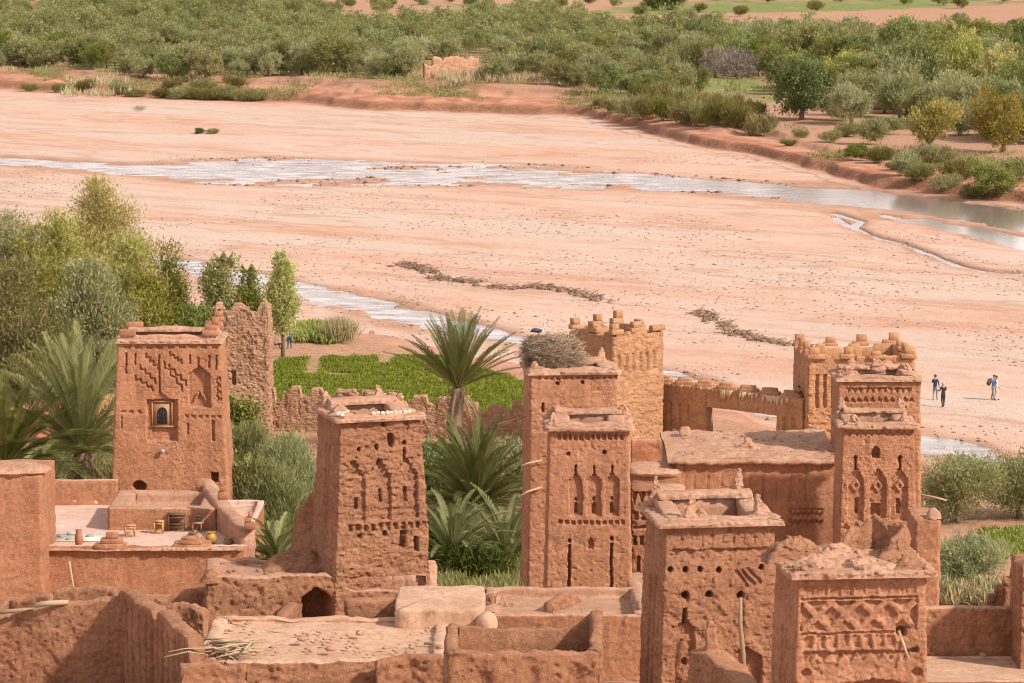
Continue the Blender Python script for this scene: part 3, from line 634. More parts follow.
def water_mat():
    m, t, b = nodes('river_water'); g = N(t, 'ShaderNodeNewGeometry')
    n = N(t, 'ShaderNodeTexNoise', Scale=.9, Detail=4.0); mp = N(t, 'ShaderNodeMapping'); mp.inputs['Scale'].default_value = (.7, 1.6, 1)
    t.links.new(g.outputs['Position'], mp.inputs['Vector']); t.links.new(mp.outputs[0], n.inputs['Vector'])
    n2 = N(t, 'ShaderNodeTexNoise', Scale=5.0, Detail=3.0); t.links.new(g.outputs['Position'], n2.inputs['Vector'])
    b.inputs['Base Color'].default_value = (.36, .29, .26, 1); b.inputs['IOR'].default_value = 1.75; b.inputs['Specular IOR Level'].default_value = .9
    sep = N(t, 'ShaderNodeSeparateXYZ'); t.links.new(g.outputs['Position'], sep.inputs[0])
    # riffles: white water and gravel just under the surface, drawn out along the flow
    m0 = N(t, 'ShaderNodeMapping'); m0.inputs['Scale'].default_value = (1, 1 / 2.1, 1); m0.inputs['Rotation'].default_value = (0, 0, .12); t.links.new(g.outputs['Position'], m0.inputs['Vector'])
    m1 = N(t, 'ShaderNodeMapping'); m1.inputs['Scale'].default_value = (.25, 1.3, 1); t.links.new(m0.outputs[0], m1.inputs['Vector'])
    n3 = N(t, 'ShaderNodeTexNoise', Scale=1.0, Detail=5.0, Roughness=.7); t.links.new(m1.outputs[0], n3.inputs['Vector'])
    up_ = rng(t, sep.outputs[0], 14, 46, 1, 0)
    f1_ = N(t, 'ShaderNodeMath', operation='MULTIPLY'); t.links.new(rng(t, n3.outputs['Fac'], .50, .62), f1_.inputs[0]); t.links.new(up_, f1_.inputs[1])
    f2_ = N(t, 'ShaderNodeMath', operation='MULTIPLY'); t.links.new(rng(t, n3.outputs['Fac'], .46, .36), f2_.inputs[0]); t.links.new(up_, f2_.inputs[1])
    wcol = mixc(t, f1_.outputs[0], (.30, .24, .21), (.66, .59, .57)); wcol = mixc(t, f2_.outputs[0], wcol, (.20, .13, .10)); t.links.new(wcol, b.inputs['Base Color'])
    rr_ = N(t, 'ShaderNodeMath', operation='MULTIPLY_ADD'); t.links.new(f1_.outputs[0], rr_.inputs[0]); rr_.inputs[1].default_value = .25; t.links.new(rng(t, f2_.outputs[0], 0, 1, .10, .5), rr_.inputs[2]); t.links.new(rr_.outputs[0], b.inputs['Roughness'])
    hh = N(t, 'ShaderNodeMath', operation='ADD'); t.links.new(n.outputs['Fac'], hh.inputs[0]); t.links.new(n2.outputs['Fac'], hh.inputs[1])
    rp = rng(t, sep.outputs[0], 18, 52, .5, .02)     # riffles upstream, a calm pool down by the far trees
    bp = N(t, 'ShaderNodeBump', Distance=.1); t.links.new(rp, bp.inputs['Strength']); t.links.new(hh.outputs[0], bp.inputs['Height']); t.links.new(bp.outputs[0], b.inputs['Normal'])
    return m
WATER = water_mat()
V = np.array([(x, y, 0) for y in (178, 520) for x in (-150, 160)], float)
tag(mk('river_water', V, np.array([(0, 1, 3, 2)]), WATER, loc=(0, 0, WATER_Z)), 'shallow pale river water in its channels', kind='structure')

def hz(x, y): return float(land(np.array([x]), np.array([y]))[0])

# river stones: uncountable small rocks, one object
rs = np.random.RandomState(4)
def pebbles(name, n, fx, label, s0, s1, mat):
    xs, ys_ = fx(n); ys_ = ys_ * YS; zs = land(xs, ys_)
    oct_ = np.array([(1,0,0),(0,1,0),(-1,0,0),(0,-1,0),(0,0,.7),(0,0,-.5)], float); tf = np.array([(0,1,4),(1,2,4),(2,3,4),(3,0,4),(1,0,5),(2,1,5),(3,2,5),(0,3,5)])
    k = len(xs); sz = s0 + (s1 - s0) * rs.rand(k) ** 3; an = rs.rand(k) * 6.28
    V = oct_[None] * (1 + .5 * (rs.rand(k, 6, 1) - .5)) * (sz[:, None, None] * np.stack([1 + .5 * rs.rand(k), .7 + .5 * rs.rand(k), .6 + .3 * rs.rand(k)], -1)[:, None, :])
    ca, sa = np.cos(an)[:, None], np.sin(an)[:, None]
    V = np.stack([V[..., 0] * ca - V[..., 1] * sa, V[..., 0] * sa + V[..., 1] * ca, V[..., 2]], -1) + np.stack([xs, ys_, zs + sz * .15], -1)[:, None, :]
    T = (tf[None] + (np.arange(k) * 6)[:, None, None]).reshape(-1, 3)
    return tag(mk(name, V.reshape(-1, 3), None, mat, smooth=False, T=T), label, kind='stuff')
STONE = simple('river_stone', (.42, .31, .25), .85, .45, .8)
def in_bed(n):
    yy = 100 + 125 * rs.rand(n * 3); xx = (rs.rand(n * 3) - .5) * .70 * yy
    k = (yy > ipl(N_BK, xx) + 1) & (yy < ipl(F_BK, xx) - 1) & (fbm(xx * .05, yy * .09, 0, 31, 3) > -.05); return xx[k][:n], yy[k][:n]
pebbles('gravel', 14000, in_bed, 'loose stones on the river bed', .035, .2, STONE)
def in_rap(n):
    xx = (rs.rand(n * 2) - .55) * 90 - 5; u, l = ipl(E_UP, xx), ipl(E_LO, xx); yy = l - 1 + (u - l + 2) * rs.rand(n * 2); k = fbm(xx * .12, yy * .4, 0, 33, 3) > .02; return xx[k][:n], yy[k][:n]
pebbles('gravel', 900, in_rap, 'dark wet stones in the river riffle', .12, .4, simple('wet_stone', (.20, .14, .11), .5, .4, .8))
def in_str(n):
    xx = (rs.rand(n) - .5) * 90; u, l = ipl(S_UP, xx), ipl(S_LO, xx); return xx, l - .7 + (u - l + 1.4) * rs.rand(n)
pebbles('gravel', 500, in_str, 'stones along the near stream', .06, .25, bpy.data.materials['wet_stone'])
def pw(pts):
    q = [P(*p) for p in pts]; return [(p.x, p.y) for p in q], [p.z for p in q]
# ---------------------------------------------------------------- the kasbahs
def left_slots(n, w_, v0, v1, d=.14):
    """tall blind slots on a tower's side face (metres)"""
    def f(u, v):
        r = 0
        for k in range(n): r = np.maximum(r, bx(u, v, (k - (n - 1) / 2) * w_ * 2.2 - w_ / 2, (k - (n - 1) / 2) * w_ * 2.2 + w_ / 2, v0, v1, .06))
        return r * d + .05 * np.clip(fbm(u * 6, v * .5, 3, 77, 3), 0, 1)
    return f
def spout(parent, loc, L, rz, drop=.12, r=.05, mat=None, name='drain_spout'):
    b = MB(); d = Vector((math.cos(rz), math.sin(rz), 0)); p = Vector((0, 0, 0))
    b.tube([p - d * .25, p + d * L * .5 - Vector((0, 0, drop * .4)), p + d * L - Vector((0, 0, drop))], [r, r * .95, r * .8], 6)
    return b.build(name, mat or WOOD_L, parent, loc=loc)

# --- tower with the iron-grilled window, on the roof terrace
def c_t1(x, y):
    d = row(x, y, 122, 220, 9, 6, 346, 349) * .12
    for a, b0, b1 in ((126, 353, 374), (135, 353, 365), (159, 355, 394), (190, 355, 364), (198, 357, 369), (209, 355, 368), (216, 355, 370)):
        d = np.maximum(d, bx(x, y, a - .9, a + .9, b0, b1) * .16)
    for a, b in (((139, 366), (156, 382)), ((134, 377), (153, 389)), ((145, 355), (158, 368)), ((163, 363), (183, 390)), ((168, 366), (187, 384)), ((169, 354), (182, 362)), ((217, 378), (218, 402)), ((221, 376), (222, 400))):
        d = np.maximum(d, zig(x, y, a, b, 1.5, 7, .95) * .13)
    d = np.maximum(d, arch(x, y, 188.5, 210, 366, 407, 8) * .3)
    d = np.where(np.maximum(seg(x, y, (194, 400), (199.5, 391), .9), seg(x, y, (199.5, 391), (205, 400), .9)) > .4, d - .14, d)
    d = np.maximum(d, arch(x, y, 151, 171, 392, 403, 9) * .12)
    d = np.maximum(d, bx(x, y, 146, 177, 399, 441) * .26); d = np.maximum(d, bx(x, y, 151, 171.5, 402, 427) * .42); d = np.maximum(d, bx(x, y, 151, 176, 427.5, 440) * .36)
    d = np.maximum(d, row(x, y, 119, 142, 3, 4, 410, 413) * .12); d = np.maximum(d, row(x, y, 183, 222, 6, 4, 415, 418) * .12)
    d = np.maximum(d, bx(x, y, 211, 214, 420, 441) * .22); d = np.maximum(d, bx(x, y, 186.5, 188, 423, 434) * .16); d = np.maximum(d, bx(x, y, 120, 121.5, 416, 428) * .1)
    d = np.maximum(d, bx(x, y, 210, 217, 472, 482) * .7)
    d = np.maximum(d, el(x, y, 138, 486, 7, 5) * .8)
    return d
T1, f1, H1 = tower('red mud tower with an arched grilled window rising behind the roof terrace', 117, 220, 343, 84.6, 1.0, 3.6, tx=.048, carve=c_t1, seed=11, mat=MUD, rough=.022, slab=.24, over=.14, par=(.2, .36), hole=.5)
def px_on(root, f, H, x, y, off=0.0):     # local place on a tower's front face
    return Vector(((x - f.pc) * f.m, 0, H - (y - f.pt) * f.v))
D1 = 3.6
def fy(H, tx, D, z): return -(D / 2 + tx * (H - z))
z_ = H1 - (426 - 343) * f1.v; xw_ = (161.2 - f1.pc) * f1.m
b = MB(); b.box((0, 0, .62), (1.08, .05, 1.3)).box((-.52, -.05, .62), (.07, .09, 1.32)).box((.52, -.05, .62), (.07, .09, 1.32)).box((0, -.05, 1.28), (1.1, .09, .07)).box((0, -.06, -.03), (1.2, .16, .08))
wf = b.build('window', simple('window_boards', (.36, .19, .10), .7, .25, 14), T1, False, loc=(xw_, fy(H1, .048, D1, z_) + .26, z_))
nA = 13; out = [(-.27, .08)] + [(-.27 * math.cos(math.pi * k / (nA - 1)), .62 + .36 * math.sin(math.pi * k / (nA - 1)) ** .8) for k in range(nA)] + [(.27, .08)]
b = MB(); V = [(x, -.032, z) for x, z in out] + [(x, .02, z) for x, z in out]; m_ = len(out)
b.add(V, [(k, (k + 1) % m_, m_ + (k + 1) % m_, m_ + k) for k in range(m_)], None); b.V[-1] = np.array(V); c_ = len(V)
b.add([(0, -.033, .5)] + [(x, -.033, z) for x, z in out], None, [(0, 1 + k, 1 + (k + 1) % m_) for k in range(m_)]); b.build('opening_shade', OPEN_SHADE, wf, False)  # dark arched sheet on the boards stands in for the shaded hole
b = MB()
for k in range(4): b.tube([(-.2 + k * .133, -.06, .1), (-.2 + k * .133, -.06, .86 - .35 * abs(k - 1.5) * .3)], .013, 5)
for k in range(3): b.tube([(-.26, -.06, .25 + k * .22), (.26, -.06, .25 + k * .22)], .013, 5)
b.build('grille', IRON, wf)
def stepped(parent, loc, rz, seed, h=1.0, w_=.5, mat=None, name='stepped_merlon', side=0):
    """worn brick merlon: courses that step back, towards one side if asked"""
    b = MB(); r = random.Random(seed); z = 0
    flat = name == 'merlon'
    for k, (f, hf) in enumerate(((1, .45), (.58, .55)) if flat else ((1, .42), (.66, .27), (.36, .31))):
        if k and r.random() < .15: break
        ww = w_ * f * r.uniform(.9, 1.1); hh = h * hf * r.uniform(.8, 1.1)
        b.box((side * (w_ - ww) + (r.uniform(-.1, .1) if k else 0), r.uniform(-.015, .015), z + hh * .5), (ww * 2, (.40 if flat else .44) - .03 * k, hh * 1.01), rz=r.uniform(-.02, .02), top=r.uniform(.96, 1.0), tilt=r.uniform(-.02, .02)); z += hh
    o = b.build(name, mat or MUD, parent, False, loc, rz)
    bv = o.modifiers.new('worn', 'BEVEL'); bv.width = .025; bv.segments = 1
    return o
for k, (sx, sy) in enumerate(((-1, -1), (1, -1), (-1, 1), (1, 1))):
    stepped(T1, (sx * 2.15, sy * 1.5, H1 + .36), 0, 3 + k, .8 if sx < 0 else .95, .45, MUD_T, side=sx * .9)

# --- rubble tower behind it
def mer(period, frac, h, steps=2, ph=0.0):
    def f(x, y, fa, u):
        k = np.abs(np.mod(u / period + ph, 1) - .5) * 2              # 0 at merlon centre
        s = 0
        for i in range(steps): s = s + (k < frac * (1 - i / (steps + .0) * .6)) * h / steps
        return s
    return f
def c_st(x, y):
    d = bx(x, y, 231, 235, 371, 385) * .35
    return d + .05 * (vnoise(x * .5, y * 1.0, 0, 5) > .1)
TS, fs, HS = tower('ruined rubble stone watchtower with broken merlons behind the grilled window tower', 212, 268, 318, 103, 0.4, 3.6, tx=.012, carve=c_st, seed=21, mat=MUD_STONE, rough=.07, slab=0, res=.06, t=.4,
      top=mer(1.6, .55, .55, 2, .3), rim=.16, name='stone_tower')

# --- terrace house
YT = 78.3
zt_ = P(120, 546, YT).z - .2                       # the terrace floor
xl, xr = P(-40, 545, YT).x, P(246, 545, YT).x
TH = empty('terrace_house', ((xl + xr) / 2, YT * YS, 0), 0, 'long earthen house whose open roof terrace holds stools and pots', 'house')
hw_ = (xr - xl) / 2
def thl(px, py, Y, dz=0.0):
    q = P(px, py, Y); return (q.x - TH.location.x, q.y - TH.location.y, q.z + dz)
DT = (84.4 - YT) * YS
shell('wall', MUD, 2 * hw_, DT, zt_ + .22, t=.32, rd=.22, tx=.0, res=.09, parent=TH, loc=(0, DT / 2, 0), seed=31, rough=.03, rim=.05, fmats=MUD_PINK, cope=.03)
def sub(o, root):                       # hang a mesh built in world space on a thing
    o.parent = root; o.location = Vector(o.location) - Vector(root.location); return o
sub(mwall('coping', MUD_PALE, *pw([(44, 550, YT), (150, 549, YT), (243, 547, YT)]), zt_ + .02, t=.6, res=.05, rim=.06, rough=.09, seed=32), TH)
a_, b_ = P(-60, 476, 77.2), P(42, 482, 77.2)
shell('side_room', MUD, b_.x - a_.x, 5, a_.z, t=None, cap=.05, tx=.004, res=.09, parent=TH, loc=((a_.x + b_.x) / 2 - TH.location.x, 2.5 - (YT - 77.2) * YS, 0), seed=33, rough=.03)
lump('roof_slab', MUD_PALE, [(0, 2.9, 1.1), (.14, 3.0, 1.3), (.3, 2.7, 1.1), (.45, 2.0, .7)], TH, ((a_.x + b_.x) / 2 - TH.location.x - .3, -1.2, a_.z - .02), 0, 34, amp=.16, n=16)
sub(mwall('back_parapet', MUD, *pw([(42, 480, 84.3), (118, 480, 84.3)]), zt_ - .2, t=.35, res=.09, seed=35, rim=.03, topmat=MUD_PALE), TH)
xa, xb = P(107, 525, 80.8).x, P(217, 525, 80.8).x; hs_ = P(160, 510, 80.8).z - zt_ + .05
shell('stair_housing', MUD, xb - xa, 5.6, hs_, t=.95, rd=.55, res=.08, parent=TH, loc=((xa + xb) / 2 - TH.location.x, (80.8 - YT) * YS + 2.8, zt_), seed=36, rough=.018, rim=.02, fmats=MUD_PALE, cope=.02)
sub(mwall('stair_parapet', MUD_PALE, *pw([(247, 529, 78.4), (227, 508, 80.6), (206, 480, 84.0)]), zt_ - 1.5, t=.8, res=.08, seed=37, rim=.04, rough=.04), TH)
for k, (px, py, Y, h) in enumerate(((201, 488, 83.4, 1.1), (223, 499, 80.4, 1.05), (250, 529, 78.3, 1.0))):
    stepped(TH, thl(px, py, Y), 0, 40 + k, h, .26, MUD, 'brick_stack')
for k, (px, py, h) in enumerate(((52, 549, .7), (111, 548, .95), (192, 547, .8))):
    stepped(TH, thl(px, py, YT + .05, -.1), 0, 50 + k, h * .9, .85, MUD_T, 'parapet_heap')

# --- the ruined tower with tall blind niches
def c_t2(x, y):
    d = 0
    for a, b0, ru, rv, dp in ((383, 424.5, 2, 2, .3), (390.5, 441, 3, 7, .5), (359, 448, 2, 2.2, .35), (376.5, 447, 1.7, 3.2, .3), (403.5, 444, 2, 2.2, .4), (356, 466, 2.4, 3, .2)): d = np.maximum(d, el(x, y, a, b0, ru, rv) * dp)
    for x0, x1 in ((342, 364), (368.5, 389.5), (394, 416)): d = np.maximum(d, arch(x, y, x0, x1, 460, 519, 18, steps=4) * .17)
    for a, b0, b1, hw in ((403.5, 449, 461, 1.1), (378, 459, 466, 1), (356, 497, 508, 1.7), (404, 489, 503, 1.6), (380, 489, 502, 1.3), (400.5, 532, 548, 3), (414, 538, 553, 2)): d = np.maximum(d, bx(x, y, a - hw, a + hw, b0, b1) * .42)
    d = np.maximum(d, row(x, y, 345, 426, 11, 4, 523, 530) * .16); d = np.maximum(d, el(x, y, 382, 533, 2, 3) * .3); d = np.maximum(d, el(x, y, 358, 535, 2, 2) * .25)
    d = d + adobe(x, y, 31, .016) * sstep(-.25, .1, fbm(x * .05, y * .05, 0, 54, 3)) + .05 * np.clip(fbm(x * .12, y * .3, 0, 55, 4) * 2, -.6, 1) + .12 * sstep(548, 570, y) * fbm(x * .1, y * .16, 0, 56, 4)
    return d
T2, f2, H2 = tower('crumbling mud tower with three tall blind niches and lumpy stone topped roof', 340.5, 420, 420, 65.95, 3.6, 3.5, rz=R(18), tx=.052, carve=c_t2, left=left_slots(2, .2, 1.2, 4.6), seed=12, mat=MUD_ROUGH, rough=.045, slab=.2, over=.22, par=(.08, .42), hole=.8,
      pins=((-.9, .9, .55, .3), (-.15, .95, .6, .34), (.55, .95, .75, .32), (.98, .5, .45, .3), (-.95, -.3, .35, .26)), wob=.08)
r_ = random.Random(2); PST = simple('pale_stone', (.62, .46, .36), .9, .2, 5)
for k in range(15):
    l_ = (-.2 + k * .19, -1.45 + r_.uniform(-.05, .05), H2 + .24) if k < 9 else (-1.55 + r_.uniform(-.2, .4), -1.5 + r_.uniform(-.1, .8), H2 + .25)
    b = MB(); b.ball((0, 0, 0), (.12, .10, .09), 8, wob=.5, seed=k); b.build('roof_stone', PST, T2, loc=l_)
q2 = P(312, 556, 72.6)
RW = mwall('ruined_wall', MUD_ROUGH, *pw([(296, 532, 69.0), (302, 506, 68.8), (312, 492, 68.6), (337, 485, 68.4)]), 3.0, t=.5, res=.08, seed=61, rim=.15)
tag(RW, 'ruined red wall stub with broken slanting top beside the lumpy roofed tower', 'ruined wall')

# --- the paired towers with the nest
def c_t3(x, y):
    d = row(x, y, 556, 624, 12, 3.2, 434.5, 440) * .16
    d = np.maximum(d, el(x, y, 568, 454.5, 1.9, 1.9) * .4); d = np.maximum(d, el(x, y, 604, 452, 1.9, 1.9) * .4)
    for x0, x1 in ((569.5, 582.5), (587.3, 601), (605.3, 618.8)):
        c = (x0 + x1) / 2; d = np.maximum(d, arch(x, y, x0, x1, 474, 516, 8, steps=3) * .17); d = np.maximum(d, bx(x, y, c - .9, c + .9, 465, 476) * .3)
        d = np.maximum(d, el(x, y, c, 499.5, 1.6, 2) * .4); d = np.maximum(d, arch(x, y, c - 2, c + 2, 502, 514, 4) * .45)
    d = np.maximum(d, row(x, y, 557, 626, 11, 3.8, 520.5, 524.5) * .15)
    d = np.maximum(d, bx(x, y, 568, 570.6, 545, 590) * .35); d = np.maximum(d, el(x, y, 569.3, 541, 1.8, 2) * .3); d = np.maximum(d, bx(x, y, 610.5, 613, 543, 588) * .35); d = np.maximum(d, el(x, y, 611.8, 539, 1.8, 2) * .3)
    d = np.maximum(d, arch(x, y, 588, 594, 538, 549, 4) * .18)
    return d
T3, f3, H3 = tower('square mud tower with three narrow keyhole niches in front of the stork nest tower', 549, 629.5, 430, 70, 4.5, 3.2, tx=.022, carve=c_t3, seed=13, rough=.026, over=.2, par=(.12, .5), hole=.9, pins=((-.95, -.5, .5, .22), (-.9, .8, .45, .3), (.95, .6, .5, .25)), slab=.18)
def c_t3a(x, y):
    d = row(x, y, 536, 620, 13, 3, 377, 379.5) * .12
    d = np.maximum(d, el(x, y, 557.5, 383, 1.8, 1.8) * .4); d = np.maximum(d, el(x, y, 583, 383, 1.8, 1.8) * .4); d = np.maximum(d, bx(x, y, 541.5, 543.5, 402, 412) * .3)
    return d
T3a, f3a, H3a = tower('taller plain mud tower carrying a big stork nest on its roof', 530, 618, 374, 73.6, 3.5, 3.4, rz=R(5), tx=.012, carve=c_t3a, seed=14, rough=.03, over=.15, par=(.1, .3), hole=.7, pins=((.85, .9, .65, .24), (-.95, -.6, .4, .25)), slab=.18)
spout(T3a, (-1.75, -1.98, H3a - 3.95), .75, R(-160), .18, .05); spout(T3a, (-1.75, -2.0, H3a - 5.2), .85, R(-155), .3, .055)
tl = MB(); tl.tube([(0, 0, 0), (1.3, .1, .35)], [.05, .04], 6)
q = P(503, 424, 76); tag(tl.build('timber_pole', WOOD_L, loc=tuple(q)), 'pale weathered pole jutting out between tall palm and nest tower', 'pole')
PO = bpy.data.objects['timber_pole']; PO.location = T3a.location + Vector((-3.35, -.6, H3a - 2.5))

# --- crenellated tan tower turned corner-on
def gap(x, y, fa, u): return -.22 * (vnoise(x * 1.9, y * 1.9, 0, 9) > .15)
def crown_of(root, hw, H, n_, h, seed, mat):
    """stepped merlons on the four sides of a battlemented top"""
    r = random.Random(seed)
    for f in range(4):
        for k in range(n_):
            u = -hw + .42 + (2 * hw - .84) * k / (n_ - 1); sd = -1 if k == 0 else 1 if k == n_ - 1 else 0
            if f in (1, 3) and sd: continue
            x, y = ((u, -hw), (hw, u), (-u, hw), (-hw, -u))[f]
            kx = (.19 if x < 0 else -.19) if abs(x) > hw - .01 else 0; ky = (.19 if y < 0 else -.19) if abs(y) > hw - .01 else 0
            stepped(root, (x + kx, y + ky, H - .1), (0, R(90), R(180), R(-90))[f], seed * 9 + f * 5 + k, h * r.uniform(.6, 1.1), r.uniform(.42, .56), mat, 'merlon', side=sd)
ck = P(622, 334, 99)
CT = empty('crenellated_tower', (ck.x - .25, 99 * YS + 3.0, .6), R(39.6), 'tan square watchtower with ragged merlons standing corner on beside the gate wall', 'tower', 'gate towers by the stream')
HC = ck.z - .6
def c_ct(u, v):
    d = 0
    for k in range(6): d = np.maximum(d, bx(u, v, -1.7 + k * .58, -1.48 + k * .58, 1.35, 2.5, .05) * .16)
    return d + .05 * (fbm(u * 2, v * 4, 0, 3, 3) > .1)
def c_ctr(u, v):
    d = 0
    for k in range(4): d = np.maximum(d, bx(u, v, -1.35 + k * .72, -.95 + k * .72, 1.2, 1.34, .05) * .14)
    return d + .04 * (fbm(u * 2.5, v * 4, 0, 4, 3) > .05)
shell('wall', MUD_TAN, 4.25, 4.25, HC, t=.38, rd=1.5, tx=.004, res=.055, carve={0: c_ct, 1: c_ctr}, parent=CT, seed=41, rough=.035, rim=.05, top=gap, sides=1.0, cope=.02, wob=.04)

crown_of(CT, 2.1, HC, 3, .8, 5, MUD_TAN)
# --- gate wall
g0, g1 = P(655, 384, 101.2), P(806, 396, 97.5); zg = (g0.z + g1.z) / 2
GW = empty('gate_wall', (g0.x, g0.y, .4), 0, 'earthen gate wall with a wide square opening and small merlons along its top', 'wall')
def gp(t): return (g0.x + (g1.x - g0.x) * t, g0.y + (g1.y - g0.y) * t)
def slots(x0, n_, st, w_, v0, v1):
    def f(s, v):
        d = 0
        for k in range(n_): d = np.maximum(d, bx(s, v, x0 + k * st - w_ / 2, x0 + k * st + w_ / 2, v0, v1, .06) * .16)
        return d
    return f
tA, tB = (711 - 655) / 151, (781 - 655) / 151
sub(mwall('wall', MUD_TANS, [gp(0), gp(tA)], zg, .4, t=.7, res=.07, seed=42, rim=.02, rough=.03, carve=slots(.75, 4, .72, .22, 1.2, 4.2)), GW)
sub(mwall('wall', MUD_TANS, [gp(tB), gp(1)], zg, .4, t=.7, res=.07, seed=43, rim=.02, rough=.03, carve=slots(.55, 2, .7, .22, 1.2, 3.2)), GW)
sub(mwall('lintel', MUD_TANS, [gp(tA - .005), gp(tB + .005)], zg - .006, P(745, 409, 99.3).z, t=.66, res=.07, seed=44, rim=.02, rough=.03), GW)
for k in range(7):
    t = (665 - 655 + k * 21.2) / 151
    if t > 1: break
    p = gp(t); lump('merlon', MUD_TANS, [(-.05, .68, .3), (.22, .68, .28), (.24, .5, .26), (.42, .48, .24)], GW, (p[0] - g0.x, p[1] - g0.y, zg - .4), -.35, 70 + k, amp=.05)
b = MB(); r_ = random.Random(61); dx_, dy_ = g1.x - g0.x, g1.y - g0.y; rzg = math.atan2(dy_, dx_)
for k in range(60):
    t = r_.uniform(.12, .92); q_ = gp(t); hh = r_.uniform(.1, .6) * (.4 if t < .4 else 1); b.box((q_[0] - g0.x + math.sin(rzg) * .365, q_[1] - g0.y - math.cos(rzg) * .365, zg - .4 - hh / 2 + .03), (r_.uniform(.06, .2), .06, hh), rz=rzg, top=1.35)
b.build('lime_streak', simple('lime_plaster', (.60, .44, .28), .95, .2, 6), GW, False)
# --- second crenellated tower
def c_ct2(x, y):
    d = 0
    for a in (817, 825, 833): d = np.maximum(d, bx(x, y, a - 1.6, a + 1.6, 374, 408) * .2)
    return d + .05 * (fbm(x * .1, y * .25, 0, 8, 3) > .12) * (y > 410)
CT2, fc2, HC2 = tower('tan battlemented tower at the far end of the gate wall', 808, 916, 357, 97, .5, 6, rz=R(4), tx=.006, carve=c_ct2, seed=45, mat=MUD_TANS, rough=.035, slab=0, t=.4, group='gate towers by the stream', top=gap, rim=.05, name='crenellated_tower')
crown_of(CT2, 3.2, HC2, 4, .8, 6, MUD_TANS)

# --- paired towers with relief panels at the east end
def c_t4(x, y):
    d = zig(x, y, (846, 433), (912, 433), 2.2, 18, .9) * .08
    d = np.maximum(d, arch(x, y, 872.5, 879.8, 446, 458, 4) * .5)
    for a in (855.8, 900.6): d = np.maximum(d, el(x, y, a, 458, 1.8, 2.4) * .4); d = np.maximum(d, bx(x, y, a - 1, a + 1, 460, 470) * .35)
    for x0, x1 in ((848.4, 864.2), (870, 887), (891.7, 908.4)):
        c = (x0 + x1) / 2; m = arch(x, y, x0, x1, 469, 521, 12, steps=4); rg = np.abs(np.abs(x - c) / 6 + np.abs(y - 486) / 8 - .62)
        d = np.maximum(d, m * .2 - .11 * np.clip((.26 - rg) / .15 + .5, 0, 1) * (m > .5))
    d = np.maximum(d, bx(x, y, 872, 881.5, 504, 516) * .5)
    for a in (857.5, 899.3): d = np.maximum(d, bx(x, y, a - 1.8, a + 1.8, 499, 514) * .42)
    d = np.maximum(d, tris(x, y, 842, 916, 7, 523, 530) * .12); d = np.maximum(d, row(x, y, 846, 913, 11, 5, 533, 536) * .14)
    d = np.maximum(d, el(x, y, 859, 543, 2, 2) * .3); d = np.maximum(d, bx(x, y, 856.3, 859.6, 550, 563) * .35)
    return d + .02 * fbm(x * .4, y * .4, 0, 66, 3) + adobe(x, y, 33, .022) * sstep(0, .25, fbm(x * .06, y * .06, 0, 68, 3))
T4, f4, H4 = tower('relief carved mud tower with three diamond niches above the front roofs', 842.5, 915, 428, 80, .8, 3.3, tx=.02, carve=c_t4, seed=15, rough=.028, over=.24, par=(.1, .55), hole=.9, pins=((-.95, .8, .85, .26), (.85, .8, .9, .27), (-.75, -.8, .5, .33), (.8, -.6, .45, .36)), slab=.16)
def c_t4a(x, y):
    d = tris(x, y, 846, 912, 11, 388, 393.5, False) * .13; d = np.maximum(d, tris(x, y, 843, 915, 11, 397, 402, True) * .13); return d + .03 * fbm(x * .3, y * .3, 0, 67, 3)
T4a, f4a, H4a = tower('broad mud tower with rows of triangle reliefs behind the diamond niche tower', 838, 921, 381, 83.6, .8, 3.6, tx=.010, carve=c_t4a, seed=16, rough=.03, over=.16, par=(.1, .4), hole=.8, pins=((-.8, -.3, .5, .42), (.1, .6, .7, .34), (.8, .2, .45, .4), (-.6, .8, .55, .3)), slab=.16)
spout(T4a, (2.15, -1.6, H4a - 6.0), 1.5, R(-18), .25, .06)
# --- house between the towers
h0, h1 = P(672, 458, 83), P(838, 456, 83)
def c_h(s, v):
    d = 0
    for k in range(9): d = np.maximum(d, bx(s, v, .85 + k * .72, .92 + k * .72, .75, 2.2, .06) * .08)
    d = np.maximum(d, bx(s, v, .45, 6.6, .62, .70, .05) * .06)
    d = np.maximum(d, zig(s * 20, v * 20, (118, 57), (150, 57), 2, 12, 1.0) * .14); d = np.maximum(d, zig(s * 20, v * 20, (118, 66), (150, 66), 2, 12, 1.0) * .14); d = np.maximum(d, bx(s, v, 5.9, 7.6, 2.55, 2.66, .06) * .12)
    return d
MH = empty('roofed_house', (h0.x, 83 * YS, .8), 0, 'broad earthen house under a sagging mud roof beside the relief carved tower', 'house')
sub(mwall('wall', MUD, [(h0.x + .25, 83 * YS), (h1.x, 83 * YS)], h0.z - .05, .8, t=.5, res=.07, seed=46, rim=.02, rough=.025, carve=c_h), MH)
sub(mwall('wall', MUD, [(h0.x + .2, 87.5 * YS), (h0.x + .2, 83 * YS)], h0.z - .1, .8, t=.5, res=.12, seed=47, rim=.02, rough=.025), MH)
V, F = [], []; nx_, ny_ = 110, 50
rx = np.linspace(h0.x - .25, h1.x, nx_); RY = 82.75 * YS; RD = 4.3 * YS; ry = np.linspace(RY, RY + RD, ny_); XX, YY = np.meshgrid(rx, ry)
tt = (YY - RY) / RD; ZZ = h0.z + .02 + .12 * np.sin(tt * 3.1) + .22 * fbm(XX * .5, YY * .6, 0, 71, 5) + .10 * fbm(XX * 2.5, YY * 2.5, 0, 72, 3) + .1 * sstep(.75, .95, tt)
E = .14 * fbm(XX * 1.5, 0 * XX, 0, 73, 3); YY = YY + E * (tt < .1)
top = np.stack([XX, YY, ZZ], -1); bot = np.stack([XX, YY, ZZ - .22], -1)
